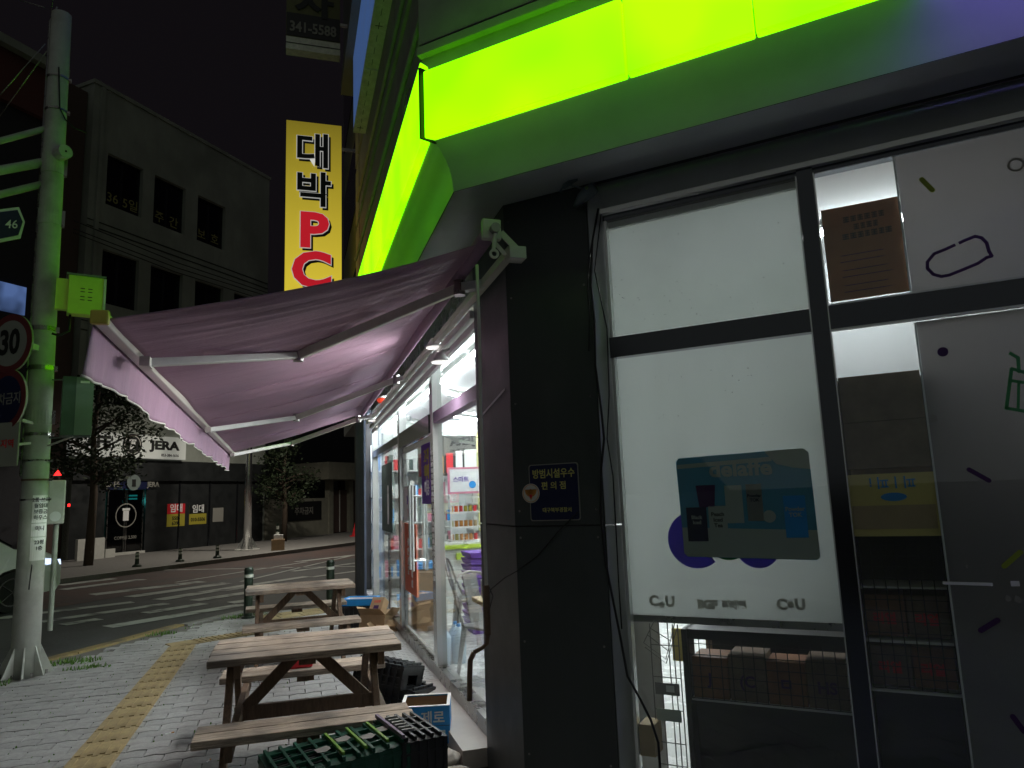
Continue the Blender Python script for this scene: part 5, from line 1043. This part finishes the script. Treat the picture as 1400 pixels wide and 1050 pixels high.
# ------------------------------------------------------------------ the car, only its nose shows past the pole
def make_car():
    fw = gz(15, 838, RZ); hdg = Vector((math.sin(rad(38)), math.cos(rad(38)), 0)); rt = Vector((hdg.y, -hdg.x, 0))
    org = fw - rt*.0; t = thing('suv_car', 'white sport utility car entering from the left behind the pole, headlamp lit', 'car', (fw.x, fw.y, RZ))
    P = lambda l, s_, z_: fw + hdg*l - rt*(s_) + ZU*z_        # l forward of front axle, s_ inwards from near side
    prof = [(-3.55, .35), (-3.65, .8), (-3.6, 1.05), (-3.35, 1.5), (-3.0, 1.68), (-1.5, 1.72), (-.75, 1.62), (.02, 1.12), (.6, 1.03), (.84, .92), (.94, .72), (.95, .42), (.86, .3), (.45, .27), (.43, .4), (.36, .58), (.2, .72), (0, .77), (-.2, .72), (-.36, .58), (-.43, .4), (-.45, .27), (-2.2, .25), (-2.22, .4), (-2.3, .6), (-2.45, .72), (-2.65, .77), (-2.85, .72), (-3.0, .6), (-3.08, .4), (-3.1, .3)]
    W_ = 1.84; mb = MB(); n = len(prof); secs = ((0, .0), (.05, -.05), (W_-.05, -.05), (W_, 0))
    ins = [.06, .0, .0, .06]
    for s_, q in zip((0, .06, W_-.06, W_), (1, 0, 0, 1)):
        for l, z_ in prof:
            k = (.05 if q else 0); tumb = max(0, z_-1.0)*.28
            lx = l - (.04 if l > .5 else 0)*q; mb.v.append(P(lx, (s_+tumb if s_ < 1 else s_-tumb), z_-(.02 if (q and z_ > .9) else 0)))
    for r_ in range(3):
        for i in range(n): j_ = (i+1) % n; mb.f.append((r_*n+i, r_*n+j_, (r_+1)*n+j_, (r_+1)*n+i))
    mb.f.append(tuple(range(n))); mb.f.append(tuple(3*n+i for i in range(n)))
    mb.build('body', M['carp'], t)
    for s0 in (-.006, W_+.002):
        tb = lambda z_: max(0, z_-1.0)*.28*(1 if s0 < 1 else -1)
        for wn in ([(-.62, 1.13), (-.75, 1.5), (-1.5, 1.6), (-1.5, 1.13)], [(-1.56, 1.13), (-1.56, 1.6), (-2.9, 1.57), (-3.1, 1.2)]): MB().prism([P(l, s0+tb(z_), z_) for l, z_ in wn], -rt*.006).build('window', M['carglass'], t)
    MB().prism([P(-.66, .25, 1.60), P(-.0, .12, 1.16), P(-.0, W_-.12, 1.16), P(-.66, W_-.25, 1.60)], ZU*.02+hdg*.02).build('windscreen', M['carglass'], t)
    for l in (0, -2.65):
        for s_, sg in ((.02, 1), (W_-.22, -1)):
            c = P(l, s_, .355); wh = MB().tube([c, c-rt*.2], .355, 28).build('wheel', M['rubber'], t); f_ = c + (rt*.004 if sg > 0 else -rt*.204)
            MB().disc(f_, rt if sg > 0 else -rt, .25, .004, 24, .225).build('rim', M['chrome'], wh); mb = MB()
            for k in range(5): a = k*1.257; mb.bar(f_+rt*.003*sg, f_+rt*.003*sg+(hdg*math.cos(a)+ZU*math.sin(a))*.24, .012, .055, rt)
            mb.build('spokes', M['chrome'], wh)
    MB().prism([P(.28, -.004, .93), P(.80, -.0, .88), P(.90, .03, .80), P(.62, -.004, .78)], -rt*.03).build('headlight', M['ledw'], t)
    MB().prism([P(.93, .06, .86), P(.965, .3, .84), P(.975, .3, .74), P(.95, .06, .76)], -hdg*.03).build('headlight', M['ledw'], t); MB().prism([P(.93, W_-.06, .86), P(.965, W_-.3, .84), P(.975, W_-.3, .74), P(.95, W_-.06, .76)], -hdg*.03).build('headlight', M['ledw'], t)
    MB().obox(P(.95, W_/2, .6), rt, hdg, ZU, .5, .02, .14).build('grille', M['black'], t); MB().obox(P(.95, .25, .42), rt, hdg, ZU, .1, .02, .05).build('fog_lamp', M['black'], t)
    MB().obox(P(-.55, -.08, 1.13), rt, hdg, ZU, .09, .05, .07).build('mirror', M['carp'], t, bevel=.02)
make_car()

# ------------------------------------------------------------------ far side: cafe building
cb = thing('cafe_building', 'grey rendered four storey building with dark square windows and a cafe at street level', 'building', tuple(F(22, 0)))
wins = []
for (z0, z1), cols in (((13.3, 15.4), 1), ((9.4, 11.5), 1), ((5.6, 7.6), 1)):
    for s0, s1 in ((17.9, 19.5), (20.05, 21.65), (22.32, 23.94), (24.6, 26.0)): wins.append((s0, s1, z0, z1)) if not (z0 > 13 and s0 > 24) else None
# wall built around the openings
def wallgrid(s0, s1, z0, z1, wins, o0, o1, m, t, nm='wall'):
    ss_ = sorted({s0, s1} | {a for w_ in wins for a in w_[:2]}); zs = sorted({z0, z1} | {a for w_ in wins for a in w_[2:]}); mb = MB()
    for a, b in zip(ss_, ss_[1:]):
        for c, d in zip(zs, zs[1:]):
            if any(w_[0] <= a and b <= w_[1] and w_[2] <= c and d <= w_[3] for w_ in wins): continue
            mb.face([F(a, c, o1), F(b, c, o1), F(b, d, o1), F(a, d, o1)])
    for a, b, c, d in wins:
        for q in ([(a, c), (b, c)], [(b, c), (b, d)], [(b, d), (a, d)], [(a, d), (a, c)]):
            mb.face([F(*q[0], o1), F(*q[1], o1), F(*q[1], o0), F(*q[0], o0)])
    return mb.build(nm, M[m], t)
wallgrid(17.2, 26.8, 3.55, 17.95, wins, -.25, 0, 'wall1', cb)
mb = MB(); mb.face([F(26.8, 0, 0), F(26.8, 0, -9), F(26.8, 18, -9), F(26.8, 18, 0)]); mb.face([F(17.2, 0, 0), F(17.2, 0, -9), F(17.2, 18, -9), F(17.2, 18, 0)]); mb.build('wall', M['wall1'], cb)
fbox(MB(), 17.15, 26.85, 17.95, 18.1, -9, .06).build('roof', M['wall1'], cb)
for zz in (8.2, 8.55, 12.2, 12.45): fbox(MB(), 17.2, 26.8, zz, zz+.03, .0, .03).build('string_course', M['darkshop'], cb)
for i, (a, b, c, d) in enumerate(wins):
    wn = fbox(MB(), a, b, c, c+.05, -.24, -.18); fbox(wn, a, b, d-.05, d, -.24, -.18); fbox(wn, a, a+.05, c, d, -.24, -.18); fbox(wn, b-.05, b, c, d, -.24, -.18); fbox(wn, (a+b)/2-.03, (a+b)/2+.03, c, d, -.24, -.19)
    wn = wn.build('window', M['frame'], cb); fbox(MB(), a+.051, b-.051, c+.051, d-.051, -.235, -.225).build('pane', M['winblack'], wn)
    if i < 3:
        for t_, fx in ((('36', .28), ('5일', .78)), (('주', .3), ('간', .75)), (('보', .28), ('호', .75)))[i]: text(t_, .52, M['oldgold'], wn, F(a+(b-a)*fx, c+.42, -.215), FD, ZU, .004, .004)
for s_ in (27.2,): pass
fbox(MB(), 17.45, 17.6, 3.6, 17.9, .001, .12).build('drain_pipe', M['wall1'], cb)
for s0, z0_ in ((19.62, 8.75), (24.1, 8.75)):
    ac = thing('air_conditioner', 'grey outdoor air conditioner unit on the cafe building wall, %s' % ({19.62: 'left of the lower pair', 21.75: 'upper one between windows', 24.1: 'right of the lower pair'}[s0]), 'air conditioner', tuple(F(s0, z0_)), 'air conditioners on the cafe wall')
    fbox(MB(), s0, s0+.38 if s0 < 21 else s0+.5, z0_, z0_+.55, .05, .35).build('casing', M['greybox2'], ac); MB().disc(F(s0+.2, z0_+.27, .351), FN, .15, .01, 16, .12).build('fan_ring', M['black'], ac)
# facade cables
for k, (zA, zB) in enumerate(((12.05, 11.9), (11.75, 11.75), (11.6, 11.5))):
    tag(MB().tube([F(16.5, zA, .3), F(21, (zA+zB)/2-.15, .3), F(28, zB, .3)], .02, 5).build('overhead_wire', M['cable']), 'thin black wire strung across the cafe building, %s' % ['uppermost', 'middle', 'lowest'][k], 'wire', 'wires across the cafe building')
# ground floor
fbox(MB(), 17.2, 26.8, 2.75, 3.55, -.1, .05).build('shopfront_band', M['darkshop'], cb); fbox(MB(), 20.35, 26.8, 0, 2.75, -.3, -.1).build('shopfront_panel', M['darkshop'], cb); fbox(MB(), 17.2, 18.62, 0, 2.75, -.3, -.1).build('shopfront_panel', M['darkshop'], cb)
fbox(MB(), 18.6, 20.4, 2.42, 2.74, -.2, .0).build('shopfront_band', M['navy'], cb); 
for s0 in (21.9, 23.5, 25.1): fbox(MB(), s0, s0+.06, 0, 2.75, -.1, -.05).build('shopfront_post', M['frame'], cb)
dr = fbox(MB(), 18.68, 20.28, 0, .09, -.15, .05).build('door_threshold', M['offwhite'], cb)
for a, b in ((18.7, 19.46), (19.5, 20.26)):
    d_ = fbox(MB(), a, b, .1, 2.4, -.13, -.12).build('door', M['darkglass'], cb); mb = MB(); fbox(mb, a, a+.04, .1, 2.4, -.14, -.09); fbox(mb, b-.04, b, .1, 2.4, -.14, -.09); mb.build('door_frame', M['darksteel'], d_)
MB().disc(F(19.48, 1.45, -.08), FN, .45, .01, 32, .41).build('door_logo_ring', M['lettergrey'], cb); fbox(MB(), 19.36, 19.6, 1.25, 1.62, -.085, -.075).build('door_logo_cup', M['letterw'], cb); fbox(MB(), 19.32, 19.64, 1.63, 1.72, -.085, -.075).build('door_logo_lid', M['letterw'], cb)
text('COFFEE 2,500', .16, M['lettergrey'], cb, F(19.5, .62, -.08), FD, ZU, .001, .004)
fbox(MB(), 18.65, 20.3, .1, 2.4, -2.2, -2.1).build('interior_wall', M['greybox'], cb)
tl = thing('open_lamp', 'small turquoise glowing lamp inside the cafe door', 'lamp', tuple(F(19.95, 2.1, -.5))); fbox(MB(), 19.75, 20.1, 2.16, 2.22, -.3, -.27).build('tube', M['teal'], tl); fbox(MB(), 19.75, 20.1, 2.04, 2.10, -.3, -.27).build('tube', M['teal'], tl)
pt = bpy.data.lights.new('added_door_light', 'POINT'); pt.energy = 5; pt.color = (.1, .9, .85); pt.shadow_soft_size = .1; po_ = bpy.data.objects.new('added_door_light', pt); COL.objects.link(po_); po_.location = F(19.9, 2.0, -.7)  # point light added to brighten the cafe doorway
sg = thing('cafe_sign', 'white cafe sign with black JERA lettering and a round cup logo over the shopfront', 'sign', tuple(F(19.5, 3.6, .1)))
fbox(MB(), 16.9, 21.88, 3.6, 4.5, .05, .25).build('sign_box', M['cafeface'], sg); text('JERA', .46, M['blackp'], sg, F(20.85, 4.12, .256), FD, ZU, .022, .01, sx=1.42); text('CAFE', .58, M['blackp'], sg, F(17.75, 4.12, .256), FD, ZU, .03, .01); text('053-384-1616', .15, M['blackp'], sg, F(21.1, 3.75, .256), FD, ZU, .002, .01)
MB().disc(F(19.35, 4.1, .256), FN, .42, .01, 28).build('logo_disc', M['blackp'], sg); MB().disc(F(19.35, 4.1, .27), FN, .36, .005, 28, .33).build('logo_ring', M['offwhite'], sg); fbox(MB(), 19.24, 19.46, 3.92, 4.22, .268, .274).build('logo_cup', M['letterw'], sg); fbox(MB(), 19.2, 19.5, 4.23, 4.3, .268, .274).build('logo_lid', M['letterw'], sg)
s2 = thing('cafe_letter_sign', 'small grey CAFE JERA letters with a round emblem above the cafe door', 'sign', tuple(F(19.6, 2.6, .03)))
text('CAFE', .27, M['lettergrey'], s2, F(18.75, 2.6, .03), FD, ZU, .006, .02); text('JERA', .27, M['lettergrey'], s2, F(20.55, 2.6, .03), FD, ZU, .006, .02); MB().disc(F(19.65, 2.68, .02), FN, .3, .04, 24).build('emblem', M['greybox2'], s2); fbox(MB(), 19.57, 19.73, 2.52, 2.8, .061, .07).build('emblem_cup', M['blackp'], s2)
def rent(s0, s1, z0, z1, label, top, digits):
    t = thing('rental_poster', label, 'poster', tuple(F(s0, z0, -.09)), 'for rent posters on the dark shutter')
    fbox(MB(), s0, s1, z0, z1, -.098, -.09).build('sheet', M['yellow'], t); fbox(MB(), s0, s1, (z0*.45+z1*.55), z1, -.0895, -.085).build('heading', M[top], t)
    text('임대', .36, M['letterw'], t, F((s0+s1)/2, z0*.22+z1*.78, -.083), FD, ZU, .008, .004); text(digits, .2, M['blackp'], t, F((s0+s1)/2, z0*.76+z1*.24, -.083), FD, ZU, .005, .004)
rent(21.36, 22.25, .92, 1.83, 'yellow and red for rent poster with bold digits on the dark shopfront', 'redp', '5506\n6392'); rent(22.48, 23.4, .95, 1.75, 'yellow and black for rent poster right of the red one', 'blackp', '010-5506')
tag(fbox(MB(), 23.75, 24.35, 1.0, 1.6, -.098, -.09).build('pale_notice', M['lettergrey']), 'pale blank notice on the dark shopfront right of the rental posters', 'notice')
for s0, o_, lb in ((16.9, .9, 'left white board leaning beside the cafe door'), (17.6, .8, 'middle white board beside the cafe door'), (18.1, .7, 'low white box nearest the cafe door')):
    tag(fbox(MB(), s0, s0+.38, 0, .72 if s0 < 18 else .3, o_-.12, o_).build('white_board', M['offwhite']), lb, 'board', 'white boards by the cafe door')
# brown recessed strip and dark neighbour with red eaves
nb = thing('brown_building', 'dark building on the far left with dull red top band and blue lit window', 'building', tuple(F(12, 0)))
fbox(MB(), 15.6, 17.15, 0, 17.6, -9, -.3).build('stair_tower', M['wall2'], nb); fbox(MB(), -2, 15.2, 0, 15.2, -12, .4).build('wall', M['wall4'], nb); fbox(MB(), -2, 15.5, 15.2, 17.0, -12, .6).build('eaves_band', M['wall3'], nb); fbox(MB(), -2, 15.6, 17.0, 17.3, -12, .9).build('roof', M['wall1'], nb)
for k, (s0, s1) in enumerate(((6.0, 9.6), (9.7, 12.2), (12.3, 14.9))):
    w_ = fbox(MB(), s0, s1, 8.15, 9.1, .41, .46).build('window', M['bluewin'], nb)
# garden wall and gate building at right background
gw = thing('gate_house', 'pale low wall and gate with a flat white canopy beyond the silver lamp post', 'building', tuple(F(30, 0)))
fbox(MB(), 26.9, 31.6, 0, 1.9, -.2, .0).build('wall', M['gatewall'], gw); fbox(MB(), 28.2, 31.0, .8, 1.75, .0, .05).build('notice_board', M['blackp'], gw); fbox(MB(), 30.6, 35.4, 2.85, 3.75, -1.5, .8).build('canopy', M['gatewall'], gw)
for s0 in (31.6, 33.4): fbox(MB(), s0, s0+.35, 0, 2.85, -.2, .1).build('pillar', M['gatewall'], gw)
fbox(MB(), 32.0, 33.35, .05, 2.3, -.12, -.06).build('gate', M['wall2'], gw); fbox(MB(), 32.65, 32.7, .05, 2.3, -.05, -.02).build('gate_bar', M['offwhite'], gw); fbox(MB(), 27, 48, 0, 6.5, -9, -3.0).build('rear_wall', M['wall4'], gw); fbox(MB(), 33.8, 46, 0, 3.2, -1.0, -.6).build('wall', M['wall2'], gw)
text('주차금지', .4, M['lettergrey'], gw, F(29.6, 1.25, .06), FD, ZU, .005, .004)
p = gz(383, 752); t = thing('small_carton', 'small brown carton with white top on the far pavement beside the marker post', 'box', tuple(p)); MB().box((p.x-.3, p.y-.2, 0), (p.x+.15, p.y+.2, .38)).build('carton_body', M['card'], t); MB().box((p.x-.22, p.y-.15, .385), (p.x+.1, p.y+.15, .55)).build('paper_top', M['letterw'], t)
p = gz(487, 733); t = thing('traffic_cone', 'small red traffic cone on the far pavement beside the shop corner', 'cone', tuple(p)); MB().tube([p, p+ZU*.7], [.22, .05], 14).build('cone', M['redp'], t); MB().obox(p+ZU*.02, (1, 0, 0), (0, 1, 0), ZU, .3, .3, .02).build('base', M['redp'], t)

# ------------------------------------------------------------------ trees
def tree(x, y, h, r, zc, label, n=4000, seed=1):
    R_ = random.Random(seed); t = thing('street_tree', label, 'tree', (x, y, 0), 'trees on the far pavement')
    mb = MB().tube([(x, y, 0), (x+.05, y, h*.3), (x-.05, y+.05, h*.55), (x+.1, y, h*.85)], [.14, .11, .08, .03], 9)
    tips = []
    for k in range(16):
        a = R_.uniform(0, 6.28); z0 = R_.uniform(.3, .75)*h; l = r*R_.uniform(.55, 1.0); e_ = Vector((x+math.cos(a)*l, y+math.sin(a)*l, z0+R_.uniform(.1, .5)*l)); m_ = Vector((x, y, z0))*.5+e_*.5+ZU*.15
        mb.tube([(x, y, z0), m_, e_], [.045, .03, .01], 5); tips += [e_, m_, e_*.7+m_*.3]
    mb.build('trunk', M['bark'], t, smooth=True)
    cl = MB()
    cent = [(tp, R_.uniform(.35, .75)) for tp in tips] + [(Vector((x+R_.uniform(-.4, .4)*r, y+R_.uniform(-.4, .4)*r, zc+R_.uniform(-.2, .6)*(h-zc))), R_.uniform(.4, .8)) for _ in range(14)]
    for _ in range(n):
        c, cr2 = R_.choice(cent); d = Vector((R_.gauss(0, 1), R_.gauss(0, 1), R_.gauss(0, .8))); d.normalize(); p = c+d*cr2*R_.random()**.4
        a = Vector((R_.gauss(0, 1), R_.gauss(0, 1), R_.gauss(0, .6))).normalized(); b = a.cross(Vector((R_.gauss(0, 1), R_.gauss(0, 1), R_.gauss(0, 1)))).normalized(); s_ = R_.uniform(.05, .10)
        cl.face([p-a*s_, p+b*s_*.5, p+a*s_, p-b*s_*.5])
    cl.build('crown', M['leaf'], t)
tree(-5.95, 25.3, 7.2, 1.75, 4.2, 'dark leafy street tree in front of the cafe sign behind the pole', seed=4)
p = gz(395, 740); tree(-.3, 34.2, 5.2, 1.25, 3.6, 'dark street tree behind the silver lamp post under the awning edge', seed=9, n=2400)

# ------------------------------------------------------------------ vertical signs on the side wall
def vsign(y, corners_px, nm, label): return thing(nm, label, 'sign', tuple(gy(*corners_px, y)))
YS = 15.0
ps = vsign(YS, (428, 385), 'projecting_sign', 'tall yellow lit sign with black Korean letters and red PC letters on the side wall')
x0, x1 = gy(390, 300, YS).x, gy(467, 300, YS).x; z1 = gy(428, 168, YS).z; z0 = gy(428, 470, YS).z
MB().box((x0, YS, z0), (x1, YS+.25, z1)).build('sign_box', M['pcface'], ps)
def big(t_, px, py, sz, m, bold, out='pcw', sx=1.0):
    p = gy(px, py, YS)
    text(t_, sz, M['pck'], ps, p+Vector((.05, -.015, -.05)), (1, 0, 0), ZU, bold+.008, .01, sx=sx); text(t_, sz, M[out], ps, p+Vector((0, -.030, 0)), (1, 0, 0), ZU, bold+.016, .01, sx=sx); text(t_, sz, M[m], ps, p+Vector((0, -.045, 0)), (1, 0, 0), ZU, bold, .01, sx=sx)
big('대', 428, 210, .83, 'pck', .018); big('박', 428, 263, .83, 'pck', .018); big('P', 428, 318, 1.05, 'pcr', .04, sx=1.1); big('C', 426, 372, 1.05, 'pcr', .04, sx=1.1)
for z_ in (z0+.5, z1-.5): MB().box((x1, YS+.08, z_-.03), (1.3, YS+.14, z_+.03)).build('bracket', M['darksteel'], ps)
us = vsign(YS, (428, 70), 'projecting_sign', 'unlit old sign with a phone number above the yellow sign')
x0, x1 = gy(391, 60, YS).x, gy(465, 60, YS).x; zb = gy(428, 71, YS).z; zm = gy(428, 54, YS).z; zt2 = gy(428, 22, YS).z
MB().box((x0, YS, zm+.001), (x1, YS+.25, zt2+3)).build('sign_box', M['dimface'], us); MB().box((x0, YS, zb+.0), (x1, YS+.25, zm)).build('lower_edge', M['edgew'], us); MB().box((x0+.01, YS-.015, zm+.02), (x1-.01, YS-.002, zt2)).build('number_panel', M['black'], us)
MB().box((x0, YS-.01, (zb+zm)/2-.008), (x1, YS-.001, (zb+zm)/2+.008)).build('edge_groove', M['black'], us)
text('341-5588', .34, M['lettergrey'], us, gy(428, 41, YS)+Vector((0, -.02, 0)), (1, 0, 0), ZU, .008, .01, sx=.78); text('사', .75, M['pck'], us, gy(430, 8, YS)+Vector((0, -.02, 0)), (1, 0, 0), ZU, .025, .01, sx=1.2)
MB().box((x1, YS+.08, zm+.5), (1.3, YS+.14, zm+.56)).build('bracket', M['darksteel'], us)
ab = thing('adjoining_building', 'unlit neighbouring building continuing the side wall that carries the vertical signs', 'building', (1.3, 14, 0))
MB().box((1.3, YEND+.2, 3.3), (6, 19, 16)).build('wall', M['upper2'], ab)
for z_ in (5, 8, 11): MB().box((1.28, 13.6, z_), (1.299, 18.6, z_+1.6)).build('window', M['winblack'], ab)
bs = thing('banner_sign', 'long blue banner sign with weathered pale lower edge high on the side wall', 'sign', (1.0, 11.9, 8.06))
MB().box((.99, 4.5, 8.10), (1.0, 11.95, 9.6)).build('banner_face', M['bluebanner'], bs); 
for a, b in ((4.5, 9.98), (10.0, 11.95)): MB().box((.985, a, 8.06), (1.2, b, 8.099)).build('lower_edge', M['edgew'], bs)
mb = MB()
for k in range(26): mb.box((1.088, 4.6+k*.285, 8.056), (1.094, 4.75+k*.285, 8.059))
mb.build('edge_slots', M['black'], bs)
for y_ in (9.0, 11.8): MB().box((1.04, y_-.05, 8.055), (1.14, y_-.04, 8.0585)).box((1.085, y_-.1, 8.055), (1.095, y_+.01, 8.0585)).build('cross_mark', M['black'], bs)
# cables coiled on the upper wall
for k in range(5):
    y_ = 5.0+k*.5; z_ = 5.2+.25*(k % 3); pts = [(1.14-.02*math.sin(i*1.1), y_+.16*math.cos(i*.7), z_+.30*math.sin(i*.7)+.01*i) for i in range(22)]
    tag(MB().tube(pts, .012, 5).build('cable_coil', M['upper'], smooth=True), 'coiled wire hanging on the upper side wall, %s' % ['nearest the corner', 'second from the corner', 'third from the corner', 'fourth from the corner', 'farthest from the corner'][k], 'cable', 'cable coils on the upper wall')
for k, (x_, z_, r_) in enumerate(((1.12, 4.95, .04), (1.10, 5.95, .03), (1.14, 7.1, .03))):
    tag(MB().tube([(x_, 3.9, z_), (x_, 12.9, z_+.1)], r_, 8).build('conduit', M['upper'], smooth=True), '%s conduit pipe running along the upper side wall' % ['lowest', 'middle', 'highest'][k], 'pipe', 'conduits on the upper wall')
for o_ in list(bpy.data.objects):
    if '_o' in o_: del o_['_o']
